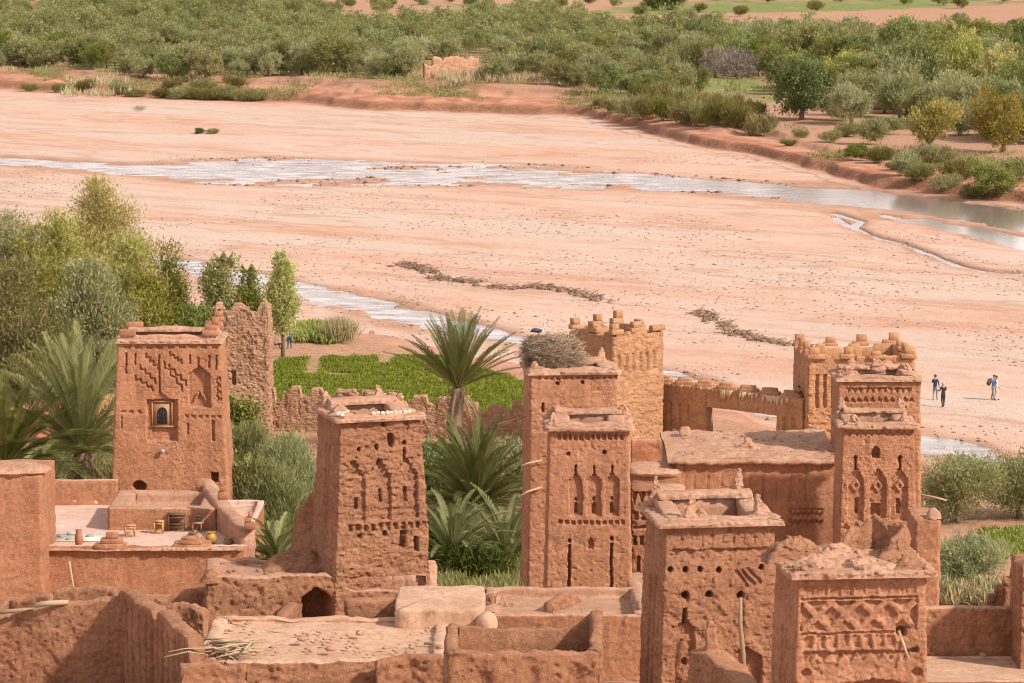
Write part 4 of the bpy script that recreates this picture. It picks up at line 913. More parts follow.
Vr = np.concatenate([bot[0:1], top, bot[-1:]], 0); k = Vr.shape[0]; i = np.arange(k - 1)[:, None] * nx_; j = np.arange(nx_ - 1)[None]
Fr = np.stack([i + j, i + j + 1, i + nx_ + j + 1, i + nx_ + j], -1).reshape(-1, 4)
und = np.stack([np.arange((k - 1) * nx_, k * nx_ - 1), np.arange((k - 1) * nx_ + 1, k * nx_), np.arange(1, nx_), np.arange(0, nx_ - 1)], -1)
o = mk('roof', Vr.reshape(-1, 3) - np.array(MH.location), np.concatenate([Fr, und]), MUD_PALE, MH)
lump('roof_heap', MUD_PALE, [(0, .7, .3), (.15, .5, .25), (.35, .25, .2), (.6, .14, .12)], o, (P(749, 447, 83.8).x - h0.x, 2.4, h0.z - .8 + .1), 0, 74, amp=.2)
lump('roof_heap', MUD_PALE, [(0, .3, .3), (.2, .28, .25), (.4, .2, .2)], o, (P(686, 438, 86).x - h0.x, 7.0, h0.z - .8 + .12), 0, 75, amp=.12)
shell('corner_pier', MUD, .5, .5, h0.z - .9, t=None, res=.1, parent=MH, loc=(.42, -.1, 0), seed=48, rough=.02)

# --- orange wall and small roofs west of it
q0, q1 = P(631, 440, 88.5), P(676, 440, 88.5)
OW = tag(mwall('courtyard_wall', MUD_ORANGE, [(q0.x, 88.5 * YS), (q1.x, 88.5 * YS)], q0.z, 2.0, t=.35, res=.1, seed=49, rim=.02, topmat=MUD_PALE), 'smooth orange plastered courtyard wall between nest tower and roofed house', 'wall')
q0, q1 = P(630, 478, 82), P(684, 478, 82)
AN = empty('annex_house', ((q0.x + q1.x) / 2, 82 * YS + 2.2, .8), 0, 'low earthen annex with stepped pale roofs below the orange wall', 'house')
shell('wall', MUD, q1.x - q0.x, 4.4, P(650, 492, 82).z - .8, t=None, res=.1, parent=AN, seed=50, rough=.03)
zq = P(650, 492, 82).z - .8
lump('roof', MUD_PALE, [(0, 1.45, .9), (.14, 1.5, 1.0), (.22, 1.4, .9)], AN, (0, -1.6, zq), 0, 76, amp=.08, n=14)
shell('upper_wall', MUD, q1.x - q0.x - .1, 2.6, .55, t=None, res=.1, parent=AN, loc=(0, .75, zq), seed=53, rough=.03)
lump('upper_roof', MUD_PALE, [(0, 1.45, 1.35), (.15, 1.5, 1.45), (.35, 1.35, 1.2), (.5, .9, .7)], AN, (0, .6, zq + .55), 0, 77, amp=.12, n=14)
q0 = P(633, 500, 74); q1 = P(652, 500, 74)
def c_sm(x, y):
    d = tris(x, y, 630, 654, 3, 492, 504, False) * .2; d = np.maximum(d, row(x, y, 632, 652, 3, 3.4, 536, 545) * .25); d = np.maximum(d, bx(x, y, 637, 640, 556, 578) * .25); d = np.maximum(d, row(x, y, 632, 654, 3, 5, 512, 520) * .15); return np.maximum(d, bx(x, y, 630, 654, 526, 529) * .18)
TSM, fsm, HSM = tower('narrow weathered turret with stepped relief squeezed between two carved towers', 632, 655, 489, 74, 4.2, 1.6, tx=.01, carve=c_sm, seed=18, mat=MUD_ROUGH, rough=.05, slab=0, t=None, rim=.08, name='small_turret')

# --- front towers
def c_t5(x, y):
    d = tris(x, y, 669, 768, 7, 550, 554.5, False) * .14; d = np.maximum(d, bx(x, y, 668, 768, 548.5, 550.6) * .1)
    d = np.maximum(d, row(x, y, 676, 760, 8, 1.2, 535, 546) * .05)
    for a in (670, 684.6, 699.5, 718, 762): d = np.maximum(d, el(x, y, a, 568 if a != 718 else 570, 2.6, 3.0) * .45)
    for a, q, r in ((684.6, 594, 4), (709, 594, 3.7), (741, 595, 3.5)): d = np.maximum(d, el(x, y, a, q, r, r) * .5)
    d = np.maximum(d, bx(x, y, 681.7, 685.7, 606, 624) * .4); d = np.maximum(d, arch(x, y, 675, 695, 619, 700, 10, steps=3) * .22); d = np.maximum(d, el(x, y, 685.5, 661, 3.2, 4) * .45)
    for k in range(3): d = np.maximum(d, seg(x, y, (736 + k * 6, 571 + k * -1), (748 + k * 6, 585 - k), 1.6) * .09)
    d = np.maximum(d, arch(x, y, 728, 763, 646, 700, 12) * .35); d = np.maximum(d, bx(x, y, 740, 744, 600, 640) * .1)
    d = d + .06 * np.clip(2 * fbm(x * .09, y * .12, 0, 58, 4), -1, 1) * sstep(575, 600, y) + adobe(x, y, 35, .022, 6.5, 2.8) * sstep(0, .25, fbm(x * .05, y * .05, 0, 69, 3))
    return d
T5, f5, H5 = tower('battered mud tower with rows of round putlog holes and pinnacled roof', 665, 776, 525, 58, 4.0, 3.8, rz=R(8), tx=.036, carve=c_t5, left=left_slots(2, .34, 2.2, 9, .2), seed=19, mat=MUD_ROUGH, rough=.04, over=.3, par=(.1, .6), hole=.8,
      pins=((-.95, .9, .95, .2), (.72, .9, 1.15, .23), (-.55, -.75, .85, .22), (.88, -.6, .8, .22), (-.25, -.55, .35, .22)), slab=.2)
def c_t6(x, y):
    d = row(x, y, 803, 918, 9, 10, 585, 595) * .06
    d = np.maximum(d, bx(x, y, 801, 918, 597.5, 599.5) * .12)
    L = bx(x, y, 801, 918, 601, 630); d = np.maximum(d, L * .16 - .13 * lattice(x, y, 803, 917, 4, 601, 630, .16)); d = np.where(L < .3, np.maximum(d, 0), d)
    d = np.maximum(d, bx(x, y, 801, 900, 631.5, 634) * .12); d = np.maximum(d, row(x, y, 803, 898, 8, 8, 635, 647) * .10)
    d = np.maximum(d, bx(x, y, 801, 918, 650.5, 652.5) * .1); d = np.maximum(d, tris(x, y, 803, 912, 8, 652, 661, False) * .15)
    d = np.maximum(d, el(x, y, 903, 632, 5, 5) * .5); d = np.maximum(d, bx(x, y, 912, 920, 649, 654) * .25); d = np.maximum(d, el(x, y, 919, 674, 5, 4) * .2); d = np.maximum(d, el(x, y, 806, 672, 5, 4) * .2); d = np.maximum(d, el(x, y, 805, 658, 3, 3) * .2)
    d = np.maximum(d, arch(x, y, 830, 914, 679, 720, 6) * .4)
    return d + .035 * fbm(x * .16, y * .2, 0, 59, 4) + adobe(x, y, 36, .018, 7.5, 3.2) * sstep(.05, .3, fbm(x * .05, y * .05, 0, 70, 3))
T6, f6, H6 = tower('stout front tower with a diamond lattice band under a rubble strewn roof', 797, 927, 576, 50, 6.5, 3.7, rz=R(6), tx=.03, carve=c_t6, left=left_slots(2, .3, 2.0, 8, .22), seed=22, mat=MUD_T, rough=.035, over=.3, par=(.06, .1), hole=0, slab=.26, rim=.03)
stk = MB(); stk.tube([(0, 0, 0), (.06, -.2, -.25), (.22, -.5, -.78)], [.06, .055, .04], 6)
stk.build('drain_spout', WOOD_L, T6, loc=((901 - f6.pc) * f6.m, fy(H6, .03, 3.7, H6 - 1.8) + .2, H6 - (633 - 576) * f6.v))
# the broken walls left standing on that roof
def onroof(nm, pts, tops, t, seed, mat=MUD_ROUGH, rough=.09, rim=.22):
    o = mwall(nm, mat, pts, tops, 0, t=t, res=.045, rim=rim, rough=rough, seed=seed, cope=.03); o.parent = T6; o.location = (pts[0][0], pts[0][1], H6 + .14)
onroof('roof_ruin', [(-.05, .9), (.35, 1.5), (1.1, 1.75), (1.7, 1.3), (2.0, .7)], [.4, .9, 1.2, .95, .35], .2, 81, rough=.06, rim=.42)
onroof('roof_ruin', [(1.3, .2), (1.75, .55), (2.05, 1.0)], [.25, .6, .35], .18, 86, rough=.06, rim=.4)
for k, (x_, y_, h_, a_) in enumerate(((-1.65, .9, .62, 1.0), (-1.2, -.6, .3, .8), (1.6, .3, .5, .85), (.3, -.9, .22, 1.1), (1.5, -1.1, .25, .7), (-.3, .8, .35, .9))):
    lump('roof_heap', MUD_PALE if k % 2 else MUD_ROUGH, [(-.1, a_ * 1.1, a_ * .9), (h_ * .3, a_ * .8, a_ * .65), (h_ * .65, a_ * .45, a_ * .4), (h_, a_ * .15, a_ * .12)], T6, (x_, y_, H6 + .16), k * .7, 300 + k, amp=.3, n=12, res=.06)
r_ = random.Random(83)
for k in range(60):
    s_ = r_.choice((-1, 1)); x_, y_ = (s_ * r_.uniform(1.0, 2.2), r_.uniform(-1.8, 1.8)); q_ = r_.uniform(.04, .13)
    b = MB(); b.ball((0, 0, 0), (q_ * 1.3, q_, q_ * .7), 6, wob=1.1, seed=k); b.build('roof_rubble', MUD_PALE if k % 3 else MUD_ROUGH, T6, False, loc=(x_, y_, H6 + .2 + q_ * .3), rz=k)
q = P(818, 558, 52.9); zb_ = q.z - 3.2
o = lump('rubble_slope', MUD_ROUGH, [(0, 1.25, 1.0), (2.4, 1.2, .9), (2.9, 1.05, .75), (3.3, .7, .5), (3.6, .3, .2)], None, (q.x, q.y, zb_), R(-12), 85, amp=.32, n=18, res=.08)
tag(o, 'collapsed rubble slope between the two front towers', 'rubble heap')
# pole leaning in the arch, and the mud pier before it
b = MB(); b.tube([(0, 0, 0), (-.05, .02, 1.2), (-.16, .05, 2.3), (-.14, .22, 3.2)], [.10, .09, .08, .06], 7)
q = P(750, 690, 55.8); tag(b.build('leaning_pole', WOOD, loc=(q.x, 57.2 * YS, P(750, 686, 57.2).z)), 'crooked pale pole leaning on the putlog holed tower', 'pole')
q = P(720, 683, 55)
PR = empty('mud_pier', (q.x, q.y, q.z - 2.2), 0, 'sloping mud ridge with a pointed finial in front of the putlog holed tower', 'pier')
sub(mwall('ridge', MUD_T, *pw([(699, 652, 55.6), (716, 654, 55.2), (732, 666, 54.6), (752, 690, 53.6)]), q.z - 2.2, t=.85, res=.05, rim=.08, rough=.07, seed=86), PR)
fq = P(711, 654, 55.4); lump('finial', MUD_T, [(-.6, .34, .3), (.2, .27, .24), (.7, .19, .18), (1.15, .1, .1)], PR, tuple(fq - PR.location), .1, 87, amp=.14)

# --- east terrace with stepped wall
q0, q1 = P(926, 606, 62), P(1012, 606, 62)
ET = empty('terrace_wall', (q0.x, 62 * YS, 4.0), 0, 'rough parapet wall of a small roof terrace with stepped end', 'wall')
sub(mwall('parapet', MUD_ROUGH, [(q0.x - 1, 62 * YS), (q1.x + .3, 62 * YS)], q0.z - .05, 4.0, t=.55, res=.06, seed=88, rim=.03, rough=.07, topmat=MUD_PALE), ET)
def stp(s): return np.floor(s / .3) * .3 * 1.15
sub(mwall('stepped_wall', MUD_ROUGH, [(P(980, 600, 62.4).x, 62.4 * YS), (P(1034, 600, 62.4).x, 62.4 * YS)], P(980, 604, 62.4).z, 4.0, t=.4, res=.05, seed=89, rim=.03, rough=.05, top=stp), ET)
shell('corner_post', MUD_ROUGH, .8, 2.6, P(1020, 560, 61.5).z - 4.0, t=None, res=.05, carve={0: lambda u, v: bx(u, v, -.12, .5, 2.75, 9, .05) * .5}, parent=ET, loc=(P(1022, 620, 61).x - q0.x + .25, -1.2, 0), seed=90, rough=.05, cap=.15)
zq = P(960, 657, 61.8).z
shell('terrace_floor', MUD_ROUGH, 5.4, 4.4, zq - 1.0, t=.3, rd=.03, res=.08, parent=ET, loc=(1.9, -2.45, -3.0), seed=91, rough=.03, fmats=MUD_SMOOTH, cope=.03, rim=.02)
# house corner behind it
q0, q1 = P(915, 520, 71), P(941, 520, 71)
HB = empty('corner_house', ((q0.x + q1.x) / 2, 71 * YS + 1.5, 1.0), 0, 'plain tall house corner with a knob on top behind the front tower', 'house')
shell('wall', MUD_T, q1.x - q0.x, 3, q0.z - 1.0, t=None, res=.08, parent=HB, seed=92, rough=.04)
lump('corner_pinnacle', MUD_PALE, [(0, .35, .35), (.25, .3, .3), (.45, .12, .12)], HB, (.3, -1.1, q0.z - 1.0), 0, 93, amp=.12)

# --- arched-door house in the middle
q0, q1 = P(205, 577, 65.5), P(440, 577, 65.5)
AH = empty('arched_house', ((q0.x + q1.x) / 2, 65.5 * YS, 3.5), R(4), 'low mud house with a dark arched doorway below the lumpy roofed tower', 'house')
ha = q0.z - 3.5; wa = q1.x - q0.x; ma = MPP(600, 65.5)
def c_ah(u, v):
    x = 322.5 + u / ma; y = 577 + v / ma / .915
    d = arch(x, y, 302, 331, 589, 640, 12) * 1.6; d = np.maximum(d, arch(x, y, 417, 436, 587, 640, 9) * .3); d = np.maximum(d, el(x, y, 353, 606, 5, 5) * .2)
    return d + .05 * fbm(x * .1, y * .1, 0, 44, 3)
shell('wall', MUD_ROUGH, wa, 4.2, ha, t=.5, rd=.12, res=.065, carve={0: c_ah}, parent=AH, loc=(0, 2.1, 0), seed=94, top=lambda x, y, fa, u: -.62 * sstep(.2, 1.4, x) * sstep(1.2, .2, y) - .25 * sstep(2.0, 5, x), rough=.06, rim=.09, fmats=MUD_PALE, wob=.1, tx=.01)
lump('corner_pinnacle', MUD_ROUGH, [(-.2, .45, .4), (.12, .3, .3), (.3, .14, .12)], AH, (-wa / 2 + .25, .35, ha), 0, 95, amp=.15)
sub(mwall('buttress', MUD_ROUGH, *pw([(294, 600, 65.6), (276, 622, 64.2)]), 3.5, t=.5, res=.07, seed=96, rim=.08, rough=.06), AH)
BU = [o for o in AH.children if o.name.startswith('buttress')][0]; BU.rotation_euler = (0, 0, -R(4))
lump('earth_slope', MUD_ROUGH, [(0, 1.6, 1.2), (.25, 1.3, 1.0), (.5, .9, .6), (.7, .4, .3)], AH, (-.9, 2.9, ha - .15), 0, 97, amp=.2, n=14)
# --- wall stub with little opening, and crumbled wall toward the nest towers
CW = mwall('crumbled_wall', MUD_ROUGH, *pw([(436, 588, 65), (500, 590, 65.3), (568, 588, 65.6)]), 3.5, t=.55, res=.06, seed=98, rim=.1, rough=.08, carve=lambda s, v: arch(s * 10, v * 10, 2.4, 6.6, 3.0, 12, 3) * .45)
tag(CW, 'crumbled rubble wall with a small square hole between arched house and nest towers', 'ruined wall')
lump('wall_pier', MUD_ROUGH, [(0, .32, .3), (.5, .3, .3), (1.0, .22, .2)], CW, (P(556, 590, 65.3).x - CW.location.x, .3, P(556, 590, 65.3).z - 4.1), 0, 99, amp=.12)
# --- courtyard in front of the nest towers
q0, q1 = P(485, 616, 62.5), P(646, 612, 62.5)
CY = empty('courtyard_house', ((q0.x + q1.x) / 2, 62.5 * YS, 3.0), 0, 'plain orange fronted house with a sunlit flat roof before keyhole tower', 'house')
shell('wall', MUD, q1.x - q0.x, 5.6, q0.z - 3.0, t=.4, rd=.35, res=.07, parent=CY, loc=(0, 2.8, 0), seed=100, rough=.035, rim=.06, fmats=MUD_PALE, cope=.05)
sub(mwall('stair_parapet', MUD_PALE, *pw([(644, 604, 63), (633, 582, 66)]), 4.0, t=.55, res=.07, seed=101, rim=.05, rough=.05), CY)
# --- flat roof in the foreground
q0, q1 = P(196, 663, 56.5), P(446, 660, 56.5)
FR = empty('flat_roof_house', ((q0.x + q1.x) / 2, 56.5 * YS, 3.0), 0, 'foreground mud house whose pale flat roof carries a bundle of sticks', 'house')
FD = 3.7 * YS
shell('wall', MUD_ROUGH, q1.x - q0.x, FD, q0.z - 3.0, t=.5, rd=.12, res=.06, parent=FR, loc=(0, FD / 2, 0), seed=102, rough=.06, rim=.09, fmats=MUD_SMOOTH, cope=.06)
q2, q3 = P(396, 610, 60.5), P(484, 610, 60.5)
shell('raised_roof', MUD_SMOOTH, q3.x - q2.x, 4.6, 3.75, t=None, res=.1, parent=FR, loc=((q2.x + q3.x) / 2 - FR.location.x, 8.6, q0.z - 3.0 - 3.15), seed=103, rough=.04, corner=.5, cap=.08, rim=.06)
b = MB(); b.ball((0, 0, -.15), (.42, .7, .45), 16, wob=.15, seed=3); b.build('chimney_knob', MUD_SMOOTH, FR, loc=(P(487, 615, 59.8).x - FR.location.x, 6.1, q0.z - 3.0 + .25))
q2, q3 = P(348, 622, 61.8), P(402, 622, 61.8)
shell('roof_parapet', MUD_ROUGH, q3.x - q2.x, .5, 3.62, t=None, res=.07, parent=FR, loc=((q2.x + q3.x) / 2 - FR.location.x, 8.6, q0.z - 3.0 - 3.1), seed=104, rough=.05)
# --- roofless hollow box
q0, q1 = P(447, 655, 50), P(603, 652, 50)
HX = tag(shell('roofless_house', MUD_ROUGH, q1.x - q0.x + .1, 4.0, q0.z - 6.0, t=.36, rd=1.6, res=.05, loc=((q0.x + q1.x) / 2, 50 * YS + 2.0, 6.0), seed=105, rough=.05, rim=.14, wob=.12, corner=.3, cope=.08,
    carve={0: lambda u, v: .16 * np.clip(np.sin(u * 4.4 + 1) * .8, 0, 1) * sstep(.25, .7, v)}, top=lambda x, y, fa, u: .5 * sstep(1.6, 2.3, x) * sstep(-.6, 1.5, y) + .1 * sstep(-1.7, -2.3, x)),
    'roofless mud box with fluted front and raised corner at the bottom of view', 'ruined house')
# --- ruined yard walls
YW = tag(mwall('yard_wall', MUD_ROUGH, *pw([(-60, 622, 60.8), (0, 615, 60.6), (60, 603, 60.3), (128, 596, 60)]), 3.6, t=.6, res=.05, seed=106, rim=.07, rough=.05), 'coarse eroded mud wall in sunlight with half a shaded corner', 'ruined wall')
def c_fl(s, v): return .22 * np.clip(np.sin(s * 9 + 1.5 * vnoise(s * 2, 0 * s, 0, 4)), 0, 1) * sstep(.15, .6, v) * sstep(6, 2, v)
FW = tag(mwall('fluted_wall', MUD_ROUGH, *pw([(127, 590, 60), (168, 614, 58), (196, 640, 56.4)]), 3.6, t=.6, res=.05, seed=107, rim=.10, rough=.055, carve=c_fl, top=lambda s: -.5 * bx(s * 10, s * 0 + 5, 38, 42, 0, 10, 3)), 'eroded wall with vertical gullies and notched top running between yard and flat roof', 'ruined wall')
o = mwall('low_wall', MUD_ROUGH, *pw([(55, 592, 62.5), (90, 584, 62.4), (118, 590, 62.3)]), 4.0, t=.5, res=.06, seed=108, rim=.08, rough=.05); tag(o, 'rounded crest of an earth wall just behind the coarse yard wall', 'ruined wall')
o = mwall('low_wall', MUD_ROUGH, *pw([(140, 598, 66), (165, 594, 66), (207, 590, 66)]), 3.4, t=.6, res=.07, seed=109, rim=.2, rough=.1); tag(o, 'low rubble wall reaching from fluted wall to the arched house', 'ruined wall')
lg = MB(); lg.tube([(0, 0, 0), (.5, 0, .08), (1.25, .02, .12)], [.10, .11, .09], 8); q = P(32, 610, 59.7)
tag(lg.build('roof_log', WOOD_L, loc=(q.x, 60.1 * YS, q.z)), 'weathered log set into the coarse yard wall', 'log')
lg = MB(); lg.tube([(0, 0, 0), (.5, .1, .03), (1.3, .15, .09)], [.09, .08, .06], 8); q = P(-6, 618, 59.7)
tag(lg.build('roof_log', WOOD, loc=(q.x, 60.2 * YS, q.z)), 'darker log lying at the very edge of yard wall', 'log')
lg = MB(); lg.tube([(0, 0, -1.2), (-.18, 0, 0), (-.30, 0, .9)], [.05, .05, .045], 6).tube([(-.15, 0, .3), (-.75, .3, -.7)], [.02, .02], 5); q = P(77, 583, 64.4)
tag(lg.build('leaning_post', WOOD_L, loc=tuple(q)), 'slanted post standing up behind the yard wall crest', 'post')
# --- garden wall with worn crest behind the palms
def gtop(s): return .5 * (np.mod(s / 1.7, 1) < .55) - .35 * (fbm(s * 1.3, 0 * s, 0, 9, 3) > .12)
GA = tag(mwall('garden_wall', MUD_STONE, *pw([(262, 395, 104), (330, 396, 103.5), (440, 404, 102.6), (532, 410, 101.5)]), .3, t=.5, res=.07, seed=110, rim=.1, rough=.07, top=gtop), 'rubble garden wall with worn merlons along the green field', 'wall')
# reddish ruins glimpsed behind the big palm
o = mwall('low_wall', MUD_ORANGE, *pw([(-30, 412, 100), (45, 405, 101), (118, 392, 103)]), .5, t=.5, res=.12, seed=111, rim=.2, rough=.07); tag(o, 'orange earth wall glimpsed through the fronds of the big palm', 'wall')

def ruin(name, mat, pts, z0, label, seed, t=.5, rim=.18, rough=.09, group=None, res=.06):
    return tag(mwall(name, mat, *pw(pts), z0, t=t, res=res, rim=rim, rough=rough, seed=seed), label, 'ruined wall', group)
ruin('ruined_wall', MUD_ROUGH, [(262, 636, 60.6), (300, 629, 60.8), (348, 623, 61)], 4, 'jagged low wall edging the back of the pale flat roof', 201)
ruin('ruined_wall', MUD_ROUGH, [(180, 668, 56.0), (210, 662, 56.1), (246, 660, 56.2)], 4, 'broken front parapet under the heap of sticks', 202, .45, .2)
ruin('ruined_wall', MUD_ROUGH, [(188, 646, 59.5), (215, 640, 59.4), (240, 644, 59.2)], 4, 'low crumbled wall behind the heap of sticks', 203, .45, .2)
ruin('ruined_wall', MUD_ROUGH, [(-30, 632, 63.5), (10, 598, 64), (52, 596, 63.6)], 3, 'worn wall crest nearest the picture edge below the terrace house', 204, .5, .08, .05)
ruin('ruined_wall', MUD_ROUGH, [(150, 606, 62.6), (186, 604, 62.4), (206, 612, 62.2)], 3.5, 'crumbled wall end between fluted wall and arched house corner', 205, .5, .22)
ruin('ruined_wall', MUD_ROUGH, [(440, 600, 64.0), (470, 604, 63.8), (492, 600, 63.6)], 3.5, 'short broken wall behind the raised pale roof block', 206, .5, .2)
ruin('ruined_wall', MUD_ROUGH, [(548, 606, 63.6), (566, 596, 64.2), (576, 604, 64.6)], 4.5, 'knobbly wall stub on the courtyard roof', 207, .4, .2)
rb = np.random.RandomState(8)
def heap(n, x0, x1, Ya, Yb, zf_, s0, s1, label, mat):
    x = x0 + (x1 - x0) * rb.rand(n); y = (Ya + (Yb - Ya) * rb.rand(n)) * YS; oc = np.array([(1,0,0),(0,1,0),(-1,0,0),(0,-1,0),(0,0,.7),(0,0,-.5)], float); tf = np.array([(0,1,4),(1,2,4),(2,3,4),(3,0,4),(1,0,5),(2,1,5),(3,2,5),(0,3,5)])
    k = fbm(x * .8, y * .4, 0, 21, 3) > -.05; x, y = x[k], y[k]; m = len(x); sz = s0 + (s1 - s0) * rb.rand(m) ** 3
    V = oc[None] * (1 + .7 * (rb.rand(m, 6, 1) - .5)) * sz[:, None, None] + np.stack([x, y, np.full(m, zf_)], 1)[:, None, :]
    tag(mk('rubble', V.reshape(-1, 3), None, mat, smooth=False, T=(tf[None] + (np.arange(m) * 6)[:, None, None]).reshape(-1, 3)), label, kind='stuff')
zr = P(320, 660, 56.5).z - .1
ruin('ruined_wall', MUD_ROUGH, [(246, 661, 57.0), (256, 648, 58.2), (270, 638, 59.6)], 5, 'low broken divider running back across the flat roof beside the sticks', 211, .4, .16)
ruin('ruined_wall', MUD_PALE, [(300, 640, 59.0), (340, 633, 59.3), (392, 630, 59.6)], 6.5, 'worn pale ridge across the middle of the flat roof', 212, .5, .14)
ruin('ruined_wall', MUD_ROUGH, [(376, 664, 56.2), (412, 658, 56.3), (446, 662, 56.2)], 5, 'ragged raised stretch of the flat roof front parapet', 213, .45, .18)
heap(420, P(200, 650, 57).x, P(440, 650, 57).x, 56.9, 59.8, zr, .02, .12, 'crumbs of earth on the flat roof', MUD_PALE)
heap(500, P(205, 575, 66).x, P(330, 575, 66).x, 65.8, 67.3, P(322, 577, 65.5).z - .1, .02, .13, 'crumbs of earth on the arched house roof', MUD_ROUGH)
heap(240, P(490, 612, 63).x, P(640, 612, 63).x, 62.8, 65, P(565, 614, 62.5).z - .36, .02, .10, 'crumbs on the courtyard roof', MUD_PALE)
heap(300, P(675, 450, 84).x, P(835, 450, 84).x, 83.2, 87.3, h0.z + .12, .03, .14, 'crumbs on the sagging roof', MUD_PALE)
# ---------------------------------------------------------------- vegetation
def leafmesh(seed, lobes, n_cl, per, ll, lw, cr_, up=.3, shell_=.55, droop=0.0, tint0=(0, 1)):
    """many leaf blades in clumps spread through the volume of the lobes; returns vertices, quads, tint"""
    r = np.random.RandomState(seed); lobes = np.array(lobes, float)
    vol = np.prod(lobes[:, 3:], 1) ** .75; pick = r.choice(len(lobes), n_cl, p=vol / vol.sum()); L = lobes[pick]
    d = r.normal(size=(n_cl, 3)); d /= np.linalg.norm(d, axis=1)[:, None]
    rad = shell_ + (1 - shell_) * r.rand(n_cl) ** .6
    c = L[:, :3] + d * L[:, 3:] * rad[:, None]
    ct = r.rand(n_cl) * (tint0[1] - tint0[0]) + tint0[0]
    n = n_cl * per; ci = np.repeat(np.arange(n_cl), per)
    p = c[ci] + r.normal(size=(n, 3)) * cr_ * (.6 + .8 * r.rand(n_cl))[ci][:, None]
    a = r.normal(size=(n, 3)) * .8 + d[ci] * .7 + np.array([0, 0, up * 1.6]); a[:, 2] -= droop; a /= np.linalg.norm(a, axis=1)[:, None]
    b = np.cross(a, r.normal(size=(n, 3))); b /= np.linalg.norm(b, axis=1)[:, None]
    s = (.6 + .8 * r.rand(n))[:, None]; l = a * ll * s; w_ = b * lw * s * .5
    V = np.stack([p, p + l * .45 + w_, p + l, p + l * .45 - w_], 1).reshape(-1, 3)
    F = np.arange(n * 4).reshape(-1, 4)
    t = np.repeat(np.clip(ct[ci] * .75 + .25 * r.rand(n), 0, 1), 4)
    return V, F, t
def lobes_round(seed, R_, H, n, low=.15):
    r = random.Random(seed); out = [(0, 0, H * .55, R_ * .75, R_ * .75, H * .38)]
    for k in range(n):
        a = 6.28 * k / n + r.uniform(-.4, .4); q = r.uniform(.35, .7) * R_; s = r.uniform(.35, .6)
        out.append((math.cos(a) * q, math.sin(a) * q, H * r.uniform(low + .2, .78), R_ * s, R_ * s, H * s * .48))
    return out
def trunkmesh(seed, H, r0, n=3, spread=.5, top=.6):
    b = MB(); r = random.Random(seed)
    b.tube([(0, 0, -.3), (r.uniform(-.1, .1), r.uniform(-.1, .1), H * .18), (r.uniform(-.2, .2), r.uniform(-.2, .2), H * .35)], [r0 * 1.3, r0, r0 * .8], 7)
    for k in range(n):
        a = 6.28 * k / n + r.uniform(-.5, .5); e = spread * H * .5
        b.tube([(0, 0, H * .25), (math.cos(a) * e * .4, math.sin(a) * e * .4, H * .42), (math.cos(a) * e, math.sin(a) * e, H * top * r.uniform(.85, 1.15))], [r0 * .7, r0 * .5, r0 * .2], 6)
    return b
def meshof(o): me = o.data; bpy.data.objects.remove(o); return me
def put(name, me, parent, loc=(0, 0, 0)):
    o = bpy.data.objects.new(name, me); COL.objects.link(o); o.parent = parent; o.location = loc; return o

F_OLIVE = foliage('olive_leaves', (.185, .20, .062), (.41, .415, .165), .05)
F_GREEN = foliage('green_leaves', (.15, .175, .035), (.36, .375, .095), .05)
F_GREY = foliage('grey_green_leaves', (.205, .22, .08), (.46, .455, .205), .04)
F_YELL = foliage('yellow_green_leaves', (.27, .27, .055), (.58, .52, .15), .05)
F_BROOM = foliage('broom_blades', (.17, .17, .05), (.36, .32, .11), .05)
F_DARK = foliage('dark_leaves', (.085, .11, .025), (.20, .235, .06), .03)
F_PINK = foliage('bare_grey_twigs', (.27, .22, .185), (.42, .355, .30), .02, .1)
F_PALM = foliage('palm_leaflets', (.08, .10, .03), (.27, .275, .095), .02, .2)
F_PALMY = foliage('palm_leaflets_pale', (.075, .10, .022), (.31, .33, .10), .02, .2)
F_PALMG = foliage('palm_leaflets_grey', (.14, .155, .065), (.34, .34, .17), .02, .2)
F_DRY = foliage('dry_fronds', (.20, .12, .06), (.42, .30, .17), .02, .1)
F_CROP = foliage('alfalfa_leaves', (.15, .20, .018), (.36, .385, .055), .02, .3)
F_REED = foliage('pale_reeds', (.34, .29, .14), (.55, .47, .27), .03, .2)

# far grove: a few crowns and trunks, copied
def crown_set(mat, n, R_, H, seed, ncl, per, ll, lw, up=.35, cl=.28, low=.1):
    out = []
    for k in range(n):
        V, F, t = leafmesh(seed + k, lobes_round(seed + k, R_, H, 6, low), ncl, per, ll, lw, cl, up)
        out.append(meshof(mk('crown', V, F, mat, attr={'tint': t})))
    return out
SETS = {'olive': crown_set(F_OLIVE, 5, 2.7, 4.8, 100, 110, 64, .34, .10), 'grey': crown_set(F_GREY, 4, 2.6, 4.6, 120, 110, 64, .42, .085, .7),
        'green': crown_set(F_GREEN, 5, 2.8, 5.4, 140, 120, 64, .3, .115, .25), 'yellow': crown_set(F_YELL, 3, 2.5, 5.6, 160, 110, 64, .32, .105, .4), 'pink': crown_set(F_PINK, 2, 2.5, 4.6, 170, 80, 16, .7, .07, .5),
        'broom': crown_set(F_BROOM, 4, 2.2, 2.5, 180, 110, 40, .55, .06, 1.1, .26, 0), 'dark': crown_set(F_DARK, 2, 2.6, 5.4, 190, 130, 70, .26, .125, .15)}
TRUNKS = [meshof(trunkmesh(200 + k, 4.4, .2, 4).build('trunk', BARK)) for k in range(3)]
rv = random.Random(77)
